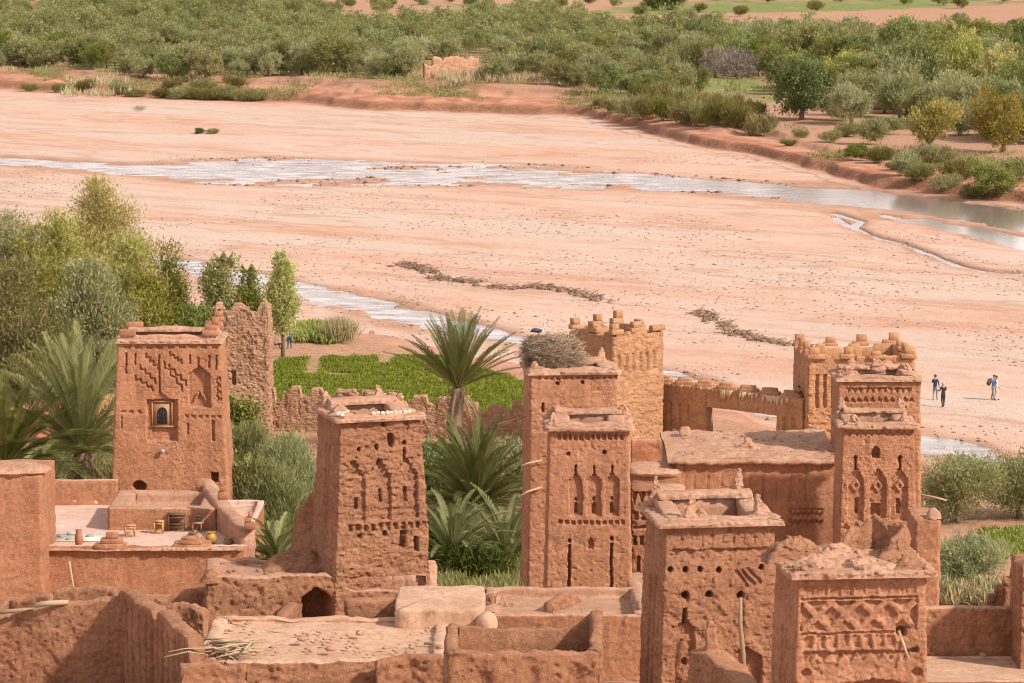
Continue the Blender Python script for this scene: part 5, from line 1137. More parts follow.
def tree(name, kind, x, y, s, label, cat, group=None, sz=1.0, trunk=True, rz=None, k=None):
    z = hz(x, y)
    root = empty(name, (x, y, z - .05), rv.uniform(0, 6.28) if rz is None else rz, label, cat, group)
    ms = SETS[kind]; c = put('crown', ms[rv.randrange(len(ms)) if k is None else k], root); c.scale = (s, s, s * sz)
    if trunk: t = put('trunk', TRUNKS[rv.randrange(3)], root); t.scale = (s, s, s * sz)
    return root
def fbk(x, y): return y / YS - float(ipl(F_BK, x))
CLEAR = [[(640, 80), (765, 82), (770, 97), (640, 94)], [(560, -10), (1060, -10), (1060, 48), (900, 50), (780, 44), (660, 40), (560, 34)], [(330, -8), (620, -8), (640, 26), (480, 24), (330, 20)], [(420, 66), (510, 66), (510, 92), (420, 92)], [(640, 66), (660, 66), (660, 85), (640, 85)], [(345, 22), (475, 22), (475, 33), (345, 33)],
         [(590, 86), (700, 92), (780, 120), (860, 150), (960, 178), (1024, 188), (1024, 168), (960, 158), (890, 140), (820, 112), (760, 96), (680, 88)]]
CG = [[G(a, b, 1.5) for a, b in q] for q in CLEAR]
def inside(q, x, y):
    r = False
    for p, s in zip(q, q[1:] + q[:1]):
        if (p.y > y) != (s.y > y) and x < (s.x - p.x) * (y - p.y) / (s.y - p.y) + p.x: r = not r
    return r
pts = []
# even spread in plan, jittered rows; rows get further apart with distance
py = 99.0; row_i = 0
while py > -6:
    px = -20 + (row_i % 2) * 10 + rv.uniform(-6, 6)
    while px < 1050:
        q = G(px + rv.uniform(-7, 7), py + rv.uniform(-2.5, 2.5), 1.5)
        px += rv.uniform(13, 23)
        if q.x > -.055 * q.y and (rv.random() < .1 or fbm(q.x * .03, q.y * .012, 0, 97, 2) > .22 and rv.random() < .7): continue
        if fbk(q.x, q.y) < 12 or any(inside(c, q.x, q.y) for c in CG): continue
        pts.append((q.x, q.y))
    py -= 4.5; row_i += 1
for k in range(46):
    px_, py_ = rv.uniform(845, 1050), rv.uniform(92, 150)
    if py_ < 150 - (1024 - px_) * .12: q = G(px_, py_, 1.5); pts.append((q.x, q.y))
for py_, px_ in ((108, 890), (114, 905), (110, 935), (120, 950), (125, 985), (118, 1010), (133, 1000), (140, 960), (128, 915), (104, 870), (100, 985), (142, 1018), (112, 860)):
    q = G(px_, py_, 1.5); pts.append((q.x, q.y))
pts.sort(key=lambda p: p[1])
LAB = {'olive': 'grey-olive round tree in the dense grove beyond the river', 'grey': 'silvery grey-green tree in the dense grove beyond the river', 'green': 'fresh green leafy tree in the dense grove beyond the river',
       'yellow': 'yellowish green tree in the dense grove beyond the river', 'dark': 'dark green tree in the dense grove beyond the river'}
far_rest = []
for i_, (x, y) in enumerate(pts):
    pxr = x / y * FPX + 512
    g = fbm(x * .02, y * .012, 0, 91, 3) + (.12 if pxr > 430 else -.08)
    u = rv.random()
    kind = ('green' if u < .55 else 'olive' if u < .8 else 'yellow' if u < .9 else 'grey') if g > .12 else ('grey' if u < .5 else 'olive' if u < .93 else 'dark' if u < .96 else 'green')
    s = rv.uniform(.8, 1.3) * (1.25 if pxr > 830 and y < 760 else 1.0) * (rv.uniform(1.2, 1.5) if rv.random() < .12 else 1)
    if i_ < 290: tree('grove_tree', kind, x, y, s, LAB[kind], 'tree', 'trees of the grove beyond the river (%s)' % kind, rv.uniform(.85, 1.15))
    else: far_rest.append((x, y, s, kind))
print('GROVE', len(pts), len(far_rest))
# the far part of the grove reads as one mass
VV, FF, TT_, n_ = [], [], [], 0
src = []
for k in range(6): src.append(leafmesh(300 + k, lobes_round(300 + k, 2.6, 4.8, 6, .1), 80, 30, .4, .14, .28, .45))
for i_, (x, y, s, kind) in enumerate(far_rest):
    V, F, t = src[i_ % 6]; z = hz(x, y); a = rv.uniform(0, 6.28); ca, sa = math.cos(a), math.sin(a)
    W_ = V * s; W_ = np.stack([W_[:, 0] * ca - W_[:, 1] * sa + x, W_[:, 0] * sa + W_[:, 1] * ca + y, W_[:, 2] + z], 1)
    VV.append(W_); FF.append(F + n_); TT_.append(np.clip(t * .7 + rv.uniform(-.1, .4), 0, 1)); n_ += len(V)
tag(mk('distant_woodland', np.concatenate(VV), np.concatenate(FF), F_OLIVE, attr={'tint': np.concatenate(TT_)}), 'far woodland thinning out towards the hills', 'woodland', kind='stuff')

# undergrowth on the far bank, low scrub nobody could count
def scrub(name, mat, pts_, seed, H, per, ll, lw, label, up=1.0, r0=.5):
    r = np.random.RandomState(seed); VV, TT_ = [], []
    P_ = np.array(pts_); z = land(P_[:, 0], P_[:, 1]); n = len(P_) * per; ci = np.repeat(np.arange(len(P_)), per)
    base = np.stack([P_[ci, 0], P_[ci, 1], z[ci]], 1) + r.normal(size=(n, 3)) * [r0, r0, 0] ; base[:, 2] += r.rand(n) * H * .5
    a = r.normal(size=(n, 3)) * .5 + [0, 0, up]; a /= np.linalg.norm(a, axis=1)[:, None]; b = np.cross(a, r.normal(size=(n, 3))); b /= np.linalg.norm(b, axis=1)[:, None]
    s = (.6 + .8 * r.rand(n))[:, None]
    V = np.stack([base, base + a * ll * .5 * s + b * lw * s, base + a * ll * s, base + a * ll * .5 * s - b * lw * s], 1).reshape(-1, 3)
    t = np.repeat(np.clip(r.rand(len(P_))[ci] * .7 + .3 * r.rand(n), 0, 1), 4)
    return tag(mk(name, V, np.arange(n * 4).reshape(-1, 4), mat, attr={'tint': t}), label, kind='stuff')
sp = []
rr = random.Random(5)
while len(sp) < 1500:
    x = rr.uniform(-120, 125); f = abs(rr.gauss(0, 9)) + 2.2; y = (float(ipl(F_BK, np.array(x))) + f) * YS
    if fbm(np.array(x * .07), np.array(y * .04), 0, 47, 3) > -.05: sp.append((x, y))
scrub('undergrowth', F_BROOM, sp, 51, .5, 26, .5, .05, 'low scrub and dry grass along the far bank', r0=.7)
sp = []
while len(sp) < 700:
    q = G(rr.uniform(-40, 1060), rr.uniform(20, 98), 1.5)
    if fbk(q.x, q.y) > 9 and not any(inside(c, q.x, q.y) for c in CG[1:3]): sp.append((q.x, q.y))
scrub('undergrowth', F_OLIVE, sp, 52, .8, 30, .9, .09, 'undergrowth between the grove trees', r0=1.2)

# banks: shrubs one by one
SHL = {}
def shrub(px, py, s, kind, label, sz=1.0, group=None, name='bank_shrub', cat='shrub', trunk=False, z=1.2):
    q = G(px, py, z); return tree(name, kind, q.x, q.y, s, label, cat, group, sz, trunk)
BR = 'olive broom shrubs massed on the far bank'
for px, py, s in ((600, 108, .7), (615, 112, .9), (632, 116, 1.2), (650, 119, 1.35), (668, 122, 1.3), (688, 126, 1.4), (706, 128, 1.3), (722, 131, 1.4), (742, 133, 1.3), (760, 136, 1.2), (640, 107, 1.1), (662, 110, 1.2), (684, 113, 1.2), (708, 117, 1.2), (733, 121, 1.1), (755, 126, 1.0)):
    shrub(px, py, s, 'broom', 'dense olive-brown broom shrub in the tall bank thicket beside the river bend', 1.0, BR)
for px, py, s in ((120, 89, .9), (165, 91, 1.0), (180, 92, 1.1), (196, 92, 1.2), (212, 93, 1.2), (228, 93, 1.2), (244, 94, 1.1), (258, 94, .9), (172, 88, 1.0), (204, 89, 1.1), (236, 90, 1.0), (60, 86, .8), (30, 85, .7), (85, 87, .9), (135, 90, .8)):
    shrub(px, py, s, 'broom', 'low olive shrub on the straight bank above the sand', .75, 'low shrubs on the upstream bank')
shrub(801, 127, 1.75, 'dark', 'round dark green tree with a pale trunk standing alone by the bank', 1.05, None, 'bank_tree', 'tree', True)
shrub(801, 143, .55, 'broom', 'small bush just below the lone dark tree', .8)
shrub(842, 128, 1.0, 'broom', 'rounded olive bush to the east of the lone dark tree', 1.2)
shrub(830, 148, .65, 'broom', 'green bush between two others on the eroded bank', .9)
shrub(856, 160, .75, 'green', 'dome shaped green bush nearest the lone channel below the dark tree', .55)
shrub(790, 146, .55, 'broom', 'low bush on the edge of the bank foot', .6)
shrub(895, 170, .6, 'broom', 'small olive bush at the start of the east bank row', .7)
shrub(920, 180, .95, 'broom', 'wide olive bush in the middle of the east bank row', .85)
shrub(946, 184, .8, 'broom', 'grassy bush touching the wide olive bush', .8)
shrub(993, 190, 1.1, 'green', 'bright rounded bush beside the calm pool', .75)
shrub(930, 160, 1.25, 'yellow', 'yellow green tree above the east bank bushes', 1.05, None, 'bank_tree', 'tree', True)
shrub(1003, 158, 1.4, 'yellow', 'tall yellowish tree by the east edge of the grove', 1.05, None, 'bank_tree', 'tree', True)
for px, py, s, k_, lab in ((880, 163, .9, 'broom', 'olive bush at the foot of the silvery tree on the east bank'), (906, 176, .8, 'grey', 'pale bush squeezed between two olive bushes on the east bank'), (935, 172, 1.1, 'broom', 'broad bush directly under the yellow green tree'), (958, 180, 1.0, 'broom', 'olive tussock bush west of the bright rounded bush'), (972, 188, .8, 'broom', 'low tussock touching the bright rounded bush'), (1016, 184, 1.0, 'broom', 'bush at the picture edge above the calm pool'), (872, 150, .9, 'grey', 'pale grey bush beside the dome shaped green bush'), (846, 142, .9, 'broom', 'olive bush behind the dome shaped green bush')): shrub(px, py, s, k_, lab, .9)
shrub(890, 140, .8, 'grey', 'small pale grey bush under the silvery trees', .7)
shrub(900, 125, 1.5, 'grey', 'big silvery tree in front of the grove above the eroded bank', 1.0, None, 'bank_tree', 'tree', True)
shrub(965, 135, 1.5, 'grey', 'wide silvery tree between two yellow green ones', 1.0, None, 'bank_tree', 'tree', True)
shrub(580, 97, 1.0, 'grey', 'solitary grey green bush at the end of the earth ledge', .9)
for px, py, s in ((715, 88, 1.2), (738, 88, 1.3), (725, 84, 1.1), (748, 86, 1.0)): shrub(px, py, s, 'pink', 'leafless greyish pink tree among the green grove', 1.0, 'bare trees of the grove', 'bare_tree', 'tree', True)
shrub(618, 82, 1.1, 'pink', 'single bare pale tree beyond the ruined orchard wall', .9, None, 'bare_tree', 'tree', True)
for px, py in ((655, 14), (672, 14), (240, 6)): shrub(px, py, 1.5, 'dark', 'dark bush on the open ground at the top of the view', .6, 'dark bushes on the far fields', z=2)
for px, py in ((545, 14), (560, 13), (700, 16), (770, 10), (905, 12), (940, 12), (960, 14), (590, 8), (615, 11), (720, 7), (745, 8), (800, 6), (835, 9), (850, 6), (880, 8), (925, 5), (985, 7), (1005, 9), (420, 9), (450, 7), (470, 10), (520, 9), (390, 12), (350, 11), (640, 22), (690, 24), (740, 20), (815, 16), (1015, 33), (960, 31)): shrub(px, py, .9, 'olive', 'small bush dotted on the far fields', rv.uniform(.6, .9), 'small bushes on the far fields', z=2)
shrub(200, 134, .35, 'dark', 'tiny dark weed tuft lying on the sand', .5, z=0); shrub(213, 134, .4, 'green', 'tiny green weed tuft on the sand', .45, z=0); shrub(140, 111, .45, 'pink', 'dry brushwood clump on the pale sand below the ledge', .5, z=0)
# pale ruined orchard walls
for (a, b_, lab) in (((424, 88), (505, 86), 'long pale ruined orchard wall on the far bank'), ((432, 80), (478, 79), 'shorter ruined wall behind the long orchard wall'), ((640, 86), (652, 86), 'narrow pale wall stub beside the bare tree')):
    p, q = G(*a, 1.6), G(*b_, 1.6); tag(mwall('orchard_wall', MUD_PALE, [(p.x, p.y), (q.x, q.y)], hz(p.x, p.y) + 2.3, hz(p.x, p.y) - .5, t=.6, res=.35, rim=.5, rough=.12, seed=int(a[0])), lab, 'ruined wall')
# pale reeds before the walls
sp = [(G(rr.uniform(425, 640), rr.uniform(86, 95), 1.4)) for k in range(170)]; scrub('reeds', F_REED, [(p.x, p.y) for p in sp], 53, .4, 24, 1.5, .06, 'dry pale reeds before the orchard walls', 1.6, .5)
sp = [(G(rr.uniform(60, 130), rr.uniform(82, 90), 1.4)) for k in range(60)]; scrub('reeds', F_REED, [(p.x, p.y) for p in sp], 54, .4, 20, 1.3, .06, 'dry pale reeds on the upstream bank', 1.6, .5)

# ---- palms
def palm(name, px, py, Y, n, L, el0, el1, mat, seed, label, zb=None, trunk_r=.24, droop=1.0, pairs=34, wide=.42, dead=14, group=None, stiff=1.0, lf=.05, az=None):
    c = P(px, py, Y); zb = hz(c.x, c.y) if zb is None else zb; H = c.z - zb
    root = empty(name, (c.x, c.y, zb), 0, label, 'palm', group); r = np.random.RandomState(seed)
    if H > .6:
        b = MB(); ns = int(H / .16) + 2; pts_ = [(.12 * math.sin(k * .3), 0, -.3 + (H + .3) * k / (ns - 1)) for k in range(ns)]
        b.tube(pts_, [trunk_r * (1.12 if k % 2 else .92) * (1.25 - .25 * k / ns) for k in range(ns)], 10); b.build('trunk', BARK, root, smooth=False)
    def fronds(nn, e0, e1, LL, mt, nm, dr, sd, wd, prs):
        r = np.random.RandomState(sd); Vs, Ts = [], []
        for k in range(nn):
            a = (k * 2.39996 + r.uniform(-.3, .3)) if az is None else r.uniform(*az); e = e0 + (e1 - e0) * ((k + .5) / nn) + r.uniform(-.12, .12); l = LL * r.uniform(.8, 1.1)
            ts = np.linspace(0, 1, 16); seg_ = l / 15; pos = [np.array([math.cos(a) * .1, math.sin(a) * .1, 0])]; ee = e; tw = r.uniform(-.15, .15)
            for q in range(15):
                aa = a + tw * q / 15; pos.append(pos[-1] + seg_ * np.array([math.cos(aa) * math.cos(ee), math.sin(aa) * math.cos(ee), math.sin(ee)])); ee -= dr * (.02 + .11 * (q / 15)) * (1.2 - .5 * math.sin(max(e, 0)))
            pos = np.array(pos); s_ = np.linspace(.13, .995, prs); pp = np.stack([np.interp(s_, ts, pos[:, i]) for i in range(3)], 1)
            tg = np.gradient(pp, axis=0); tg /= np.linalg.norm(tg, axis=1)[:, None]
            sd_ = np.cross(tg, [0, 0, 1]); sd_ /= np.linalg.norm(sd_, axis=1)[:, None] + 1e-6; upv = np.cross(sd_, tg)
            ll = l * wd * .55 * np.clip(np.sin(np.pi * (s_ * .86 + .10)) ** .6, .15, 1) * (.85 + .3 * r.rand(prs))
            ft = r.rand() * .6 + .1
            for sg in (-1, 1):
                d = sd_ * sg * .75 + tg * (.75 + .25 * r.rand(prs)[:, None]) + upv * (.28 + .2 * r.rand(prs)[:, None]) * stiff; d /= np.linalg.norm(d, axis=1)[:, None]
                tip = pp + d * ll[:, None] - np.array([0, 0, .10]) * ll[:, None]; w_ = tg * lf
                mid = pp + d * ll[:, None] * .45
                Vs.append(np.stack([pp - w_ * .6, mid - w_, tip, mid + w_], 1).reshape(-1, 3)); Ts.append(np.repeat(np.clip(ft + .35 * r.rand(prs), 0, 1), 4))
            # rachis: a flat keel
            wv = np.linspace(.045, .012, 16)[:, None]; up_ = np.array([0, 0, 1.0]); sq = np.cross(np.gradient(pos, axis=0), up_); sq /= np.linalg.norm(sq, axis=1)[:, None] + 1e-6
            A = pos - sq * wv; B = pos + sq * wv; C_ = pos - up_ * wv
            for X_, Y_ in ((A, B), (B, C_), (C_, A)):
                Vs.append(np.stack([X_[:-1], Y_[:-1], Y_[1:], X_[1:]], 1).reshape(-1, 3)); Ts.append(np.full(60, .95))
        V = np.concatenate(Vs); return mk(nm, V, np.arange(len(V)).reshape(-1, 4), mt, root, loc=(0.12 * math.sin(max(2, int(H / .16) + 1) * .3), 0, H), attr={'tint': np.concatenate(Ts)})
    fronds(n, el1, el0, L, mat, 'crown', droop, seed, wide, pairs)
    if dead: fronds(dead, -1.2, -.5, L * .55, F_DRY, 'dead_fronds', .5, seed + 1, .16, 22)
    return root
palm('date_palm', 456, 388, 99, 64, 4.8, R(89), R(26), F_PALM, 401, 'tall date palm rising above the green field between the mud towers', droop=.42, trunk_r=.42, dead=12, wide=.20, stiff=1.2, pairs=56, lf=.03)
palm('date_palm', 474, 505, 89, 90, 5.2, R(88), R(-15), F_PALM, 402, 'low spreading date palm below the tall palm with a brown heart of dead fronds', droop=.85, trunk_r=.5, dead=40, wide=.25, lf=.034, pairs=56)
palm('date_palm', 450, 556, 82, 60, 3.9, R(84), R(-20), F_PALM, 403, 'dark young palm at the foot of the lumpy roofed tower', droop=1.25, dead=6, wide=.2, lf=.03, pairs=50)
palm('date_palm', 506, 560, 83, 60, 4.2, R(84), R(-20), F_PALM, 404, 'young palm tucked against the nest tower', droop=1.25, dead=10, wide=.2, lf=.03, pairs=50)
palm('date_palm', 84, 452, 92, 100, 7.8, R(86), R(-6), F_PALMY, 405, 'large bushy date palm beside the grilled window tower', droop=.75, dead=8, trunk_r=.5, wide=.19, lf=.05, pairs=46)
palm('date_palm', 8, 462, 91, 64, 6.8, R(75), R(2), F_PALMY, 406, 'spreading palm half cut by the edge of the picture', droop=.8, dead=6, trunk_r=.45, wide=.2, lf=.05, pairs=46)
palm('date_palm', 275, 560, 80.5, 34, 2.8, R(75), R(0), F_PALMY, 409, 'small yellowish palm with tangled old fronds by the terrace corner', droop=1.0, dead=14, trunk_r=.25, wide=.3)
for px, py, s, lab in ((495, 22, 4.4, 'dark squat palm at the top of the far grove'), (386, 24, 3.2, 'small palm left of the dark squat palm in the far grove'), (236, 16, 5.0, 'wide palm crown poking out of the far dense grove')):
    q = G(px, py + 7, 2); palm('far_palm', px, py, q.y / YS, 30, s, R(80), R(-5), F_PALM, 410 + px, lab, droop=.9, trunk_r=.35, dead=8, pairs=18, wide=.4, lf=.1)

# ---- trees this side of the river
def near_tree(name, px, top, wpx, Y, mat, seed, label, ncl, per, ll, lw, up=.4, cl=.4, lobes=None, low=.12, tr=.22, cat='tree', zb=None, sh=.45, hfrac=1.0):
    b0 = P(px, 380, Y); z = hz(b0.x, b0.y) if zb is None else zb; t = P(px, top, Y); H = (t.z - z); R_ = wpx * MPP(300, Y) / 2
    root = empty(name, (b0.x, b0.y, z), 0, label, cat)
    lb = lobes(R_, H) if lobes else lobes_round(seed, R_, H, 8, low)
    V, F, ti = leafmesh(seed, lb, ncl, per, ll, lw, cl, up, sh)
    V[:, 2] = np.minimum(V[:, 2], H * 1.02 + .3 * np.sin(V[:, 0] * 9))
    mk('crown', V, F, mat, root, attr={'tint': ti})
    trunkmesh(seed, H, tr, 5, min(.6, R_ / H), .75).build('trunk', BARK, root)
    return root
def tall(n, seed, base=.12):
    def f(R_, H):
        r = random.Random(seed); out = []
        for k in range(n):
            t = base + (.95 - base) * (k + .5) / n; w_ = R_ * (1.05 - .75 * abs(t - .42) / .58); a = r.uniform(0, 6.28); q = r.uniform(.1, .6) * w_
            out.append((math.cos(a) * q, math.sin(a) * q, H * t, w_ * r.uniform(.4, .62), w_ * r.uniform(.4, .62), H / n * r.uniform(1.1, 1.7)))
        return out
    return f
near_tree('tamarisk_tree', 106, 180, 126, 119, F_YELL, 501, 'tallest yellow green tree at the near edge of the river', 462, 97, .26, .075, .5, .5, tall(16, 1))
near_tree('tamarisk_tree', 58, 212, 120, 116, F_YELL, 502, 'bushy green tree in front of the tallest yellow green one', 440, 93, .26, .075, .5, .5, tall(13, 2))
near_tree('tamarisk_tree', 8, 212, 104, 117, F_GREY, 503, 'grey green tree at the edge of the picture above the palms', 418, 93, .26, .075, .6, .5, tall(12, 3))
near_tree('tamarisk_tree', 22, 262, 112, 110, F_OLIVE, 504, 'soft grey foliaged tree just behind the spreading palm', 462, 93, .26, .075, .8, .42, tall(11, 4, .05))
near_tree('tamarisk_tree', 88, 262, 116, 111, F_GREY, 505, 'soft grey foliaged tree just behind the large bushy palm', 462, 93, .26, .075, .8, .42, tall(11, 5, .05))
near_tree('tamarisk_tree', 132, 232, 92, 115, F_YELL, 506, 'green tree on the river side flank of the tree clump', 374, 90, .26, .075, .5, .46, tall(12, 6))
near_tree('tamarisk_tree', 150, 276, 84, 112, F_YELL, 515, 'lower green tree filling the gap before the wispy topped one', 330, 90, .26, .075, .5, .42, tall(9, 7))
near_tree('poplar_tree', 171, 242, 60, 113, F_GREEN, 507, 'tree with a thin wispy top behind the grilled window tower', 308, 82, .26, .075, .5, .34, lambda R_, H: [(0, 0, H * .9, R_ * .25, R_ * .25, H * .12), (.2, 0, H * .76, R_ * .4, R_ * .4, H * .12), (-.3, 0, H * .55, R_ * .75, R_ * .75, H * .16), (.5, .2, H * .4, R_ * .9, R_ * .8, H * .16), (-.4, .3, H * .25, R_, R_, H * .16)])
near_tree('tamarisk_tree', 200, 308, 60, 112, F_GREEN, 516, 'low bushy tree directly behind the merlons of the grilled window tower', 264, 86, .26, .075, .5, .38, tall(6, 9, .05))
near_tree('bank_tree', 222, 258, 48, 119, F_GREEN, 508, 'dark green tree on the bank above the rubble tower', 300, 60, .26, .1, .4, .36, tall(8, 8, .15))
near_tree('bank_tree', 250, 270, 36, 119.5, F_GREEN, 509, 'smaller dark tree touching the rubble tower from behind', 200, 56, .26, .1, .4, .32, tall(7, 9, .15))
near_tree('poplar_tree', 283, 252, 27, 121, F_YELL, 510, 'slender young poplar beside the standing man at the field', 176, 90, .26, .075, .6, .26, lambda R_, H: [(0, 0, H * .93, R_ * .3, R_ * .3, H * .07), (.15, 0, H * .8, R_ * .6, R_ * .6, H * .1), (-.2, .1, H * .64, R_ * .8, R_ * .8, H * .12), (.1, .1, H * .48, R_ * .8, R_ * .8, H * .12), (0, 0, H * .32, R_ * .5, R_ * .5, H * .1)], tr=.14)
near_tree('garden_bush', 240, 398, 34, 100, F_GREEN, 511, 'green bush in the corner of rubble tower and garden wall', 120, 44, .3, .14, .4, .3, low=0, cat='bush', tr=.08)
near_tree('tamarisk_bush', 252, 424, 50, 90, F_GREY, 531, 'soft grey green feathery bush against the grilled window tower', 320, 100, .34, .035, 1.1, .34, low=0, cat='bush', tr=.1)
near_tree('tamarisk_bush', 290, 432, 56, 88, F_GREY, 532, 'soft grey green feathery bush below the rubble garden wall', 340, 100, .34, .035, 1.1, .34, low=0, cat='bush', tr=.1)
near_tree('tamarisk_bush', 268, 462, 66, 86, F_GREY, 533, 'lower feathery bush in the middle between the two left towers', 340, 100, .34, .035, 1.1, .34, low=0, cat='bush', tr=.1)
near_tree('garden_bush', 430, 520, 44, 83.5, F_DARK, 534, 'dark bush pressed against the east side of the lumpy roofed tower', 200, 50, .3, .08, .4, .3, low=0, cat='bush', tr=.08)
near_tree('garden_bush', 478, 548, 60, 81, F_DARK, 535, 'dark leafy bush below the low spreading palm', 240, 50, .3, .08, .4, .3, low=0, cat='bush', tr=.08)
near_tree('garden_bush', 516, 520, 40, 84, F_GREY, 536, 'grey leafy bush in the shade of the nest tower', 200, 50, .32, .06, .6, .3, low=0, cat='bush', tr=.08)
near_tree('garden_bush', 500, 436, 84, 92, F_OLIVE, 512, 'olive green bush behind the low palm', 320, 46, .34, .1, .6, .3, low=0, cat='bush', tr=.08)
near_tree('garden_bush', 438, 444, 64, 92, F_GREEN, 513, 'leafy bush behind the lumpy roofed tower', 280, 46, .3, .12, .4, .3, low=0, cat='bush', tr=.08)
near_tree('garden_bush', 256, 458, 60, 86.5, F_GREEN, 514, 'dark green undergrowth below the feathery palms', 200, 46, .3, .12, .5, .3, low=0, cat='bush', tr=.08)
near_tree('olive_tree', 960, 456, 84, 88.5, F_OLIVE, 521, 'round olive tree by the water east of the carved towers', 260, 80, .2, .045, .6, .4, low=.05, tr=.14)
near_tree('olive_tree', 1022, 452, 70, 89, F_OLIVE, 522, 'olive tree cut by the picture edge next to the round one', 250, 80, .2, .045, .6, .4, low=.05, tr=.14)
near_tree('garden_bush', 973, 538, 66, 79.5, F_GREY, 523, 'pale feathery bush between field strips and terrace wall', 260, 80, .24, .04, .9, .28, low=0, cat='bush', tr=.07)
near_tree('garden_bush', 944, 556, 44, 81, F_GREY, 524, 'smaller feathery bush partly behind the corner house', 180, 70, .22, .04, .9, .26, low=0, cat='bush', tr=.07)
# crops, reeds and weeds on this side: uncountable
fx0, fx1 = G(262, 380, 1).x, G(545, 400, 1).x; r = np.random.RandomState(9)
cx_ = fx0 + (fx1 - fx0) * r.rand(26000); cy_ = (101 + 26 * r.rand(26000)) * YS
k = field_mask(cx_, cy_)
pth = (np.abs(np.mod(cx_ * .06 + cy_ * .30, 1) - .5) > .13) & (np.minimum(polyd([(318, 362), (312, 388)], cx_, cy_), polyd([(392, 368), (384, 376)], cx_, cy_)) > .6) & (polyd([(270, 372), (340, 366)], cx_, cy_) > .2) & (polyd([(300, 378), (540, 386)], cx_, cy_) > .12)
k &= pth & (fbm(cx_ * .4, cy_ * .2, 0, 19, 3) > -.5)
scrub('crop', F_CROP, np.stack([cx_[k], cy_[k]], 1), 55, .12, 12, .22, .036, 'bright green crop in the walled field', .9, .14)
sp = [G(rr.uniform(296, 338), rr.uniform(330, 346), .9) for _ in range(130)]; scrub('crop', F_CROP, [(p.x, p.y) for p in sp], 56, .5, 40, .6, .05, 'tall fresh green growth behind the standing man', 1.1, .25)
sp = [G(rr.uniform(325, 352), rr.uniform(336, 346), .9) for _ in range(60)]; scrub('reeds', F_REED, [(p.x, p.y) for p in sp], 57, .3, 22, 1.3, .03, 'pale reeds at the edge of the field', 2.0, .2)
sp = [G(rr.uniform(985, 1030), rr.uniform(532, 560), 1.0) for _ in range(160)]; scrub('crop', F_CROP, [(p.x, p.y) for p in sp], 58, .2, 26, .35, .04, 'green vegetable strips by the olive trees', .9, .25)
sp = [G(rr.uniform(938, 1010), rr.uniform(592, 612), 1.2) for _ in range(110)]; scrub('reeds', F_REED, [(p.x, p.y) for p in sp], 59, .3, 22, .7, .05, 'pale dry weeds behind the terrace wall', 1.0, .25)
sp = [G(rr.uniform(232, 320), rr.uniform(500, 575), 2.0) for _ in range(160)]; scrub('undergrowth', F_BROOM, [(p.x, p.y) for p in sp], 60, .5, 34, .5, .03, 'weeds under the feathery palms', .9, .35)
sp = [G(rr.uniform(425, 530), rr.uniform(520, 600), 2.0) for _ in range(200)]; scrub('undergrowth', F_BROOM, [(p.x, p.y) for p in sp], 61, .5, 36, .5, .03, 'shaded weeds under the low palms', .9, .4)
sp = [G(rr.uniform(-20, 125), rr.uniform(430, 500), 1.5) for _ in range(220)]; scrub('undergrowth', F_OLIVE, [(p.x, p.y) for p in sp], 62, .6, 30, .6, .05, 'weeds under the large palms', .9, .5)
# driftwood and brush lines washed up on the sand
def drift(name, pix, n, seed, label):
    r = random.Random(seed); b = MB(); g = [G(a, c) for a, c in pix]
    for k in range(n):
        i = r.randrange(len(g) - 1); t = r.random(); x = g[i].x + (g[i + 1].x - g[i].x) * t + r.gauss(0, .5); y = g[i].y + (g[i + 1].y - g[i].y) * t + r.gauss(0, .8)
        if fbm(np.array(x * .3), np.array(y * .15), 0, seed, 2) < -.3: continue
        z = hz(x, y); a = r.uniform(0, 6.28); l = r.uniform(.3, 1.1); e = r.uniform(-.1, .5)
        b.tube([(x, y, z + .05), (x + math.cos(a) * l * .5, y + math.sin(a) * l * .5, z + .1 + l * e * .5), (x + math.cos(a + .3) * l, y + math.sin(a + .3) * l, z + .08 + l * e)], [.04, .035, .015], 4)
        if k % 3 == 0: b.ball((x, y, z + .05), (r.uniform(.12, .4), r.uniform(.12, .4), r.uniform(.1, .25)), 6, wob=.4, seed=k)
    return tag(b.build(name, simple(name + '_brush', (.24, .15, .10), .9, .35, 3)), label, kind='stuff')
drift('driftwood', [(403, 264), (425, 270), (440, 279), (470, 282), (500, 288)], 420, 1, 'dark line of washed up brush on the open sand')
drift('driftwood', [(500, 289), (540, 287), (575, 293), (605, 302)], 200, 2, 'sparse line of brush and stones on the sand')
drift('driftwood', [(698, 312), (715, 322), (735, 334), (770, 343), (805, 347)], 220, 3, 'brush line reaching the battlemented tower')
drift('driftwood', [(235, 162), (260, 166), (290, 168), (330, 172)], 120, 4, 'brush caught in the shallow riffle')
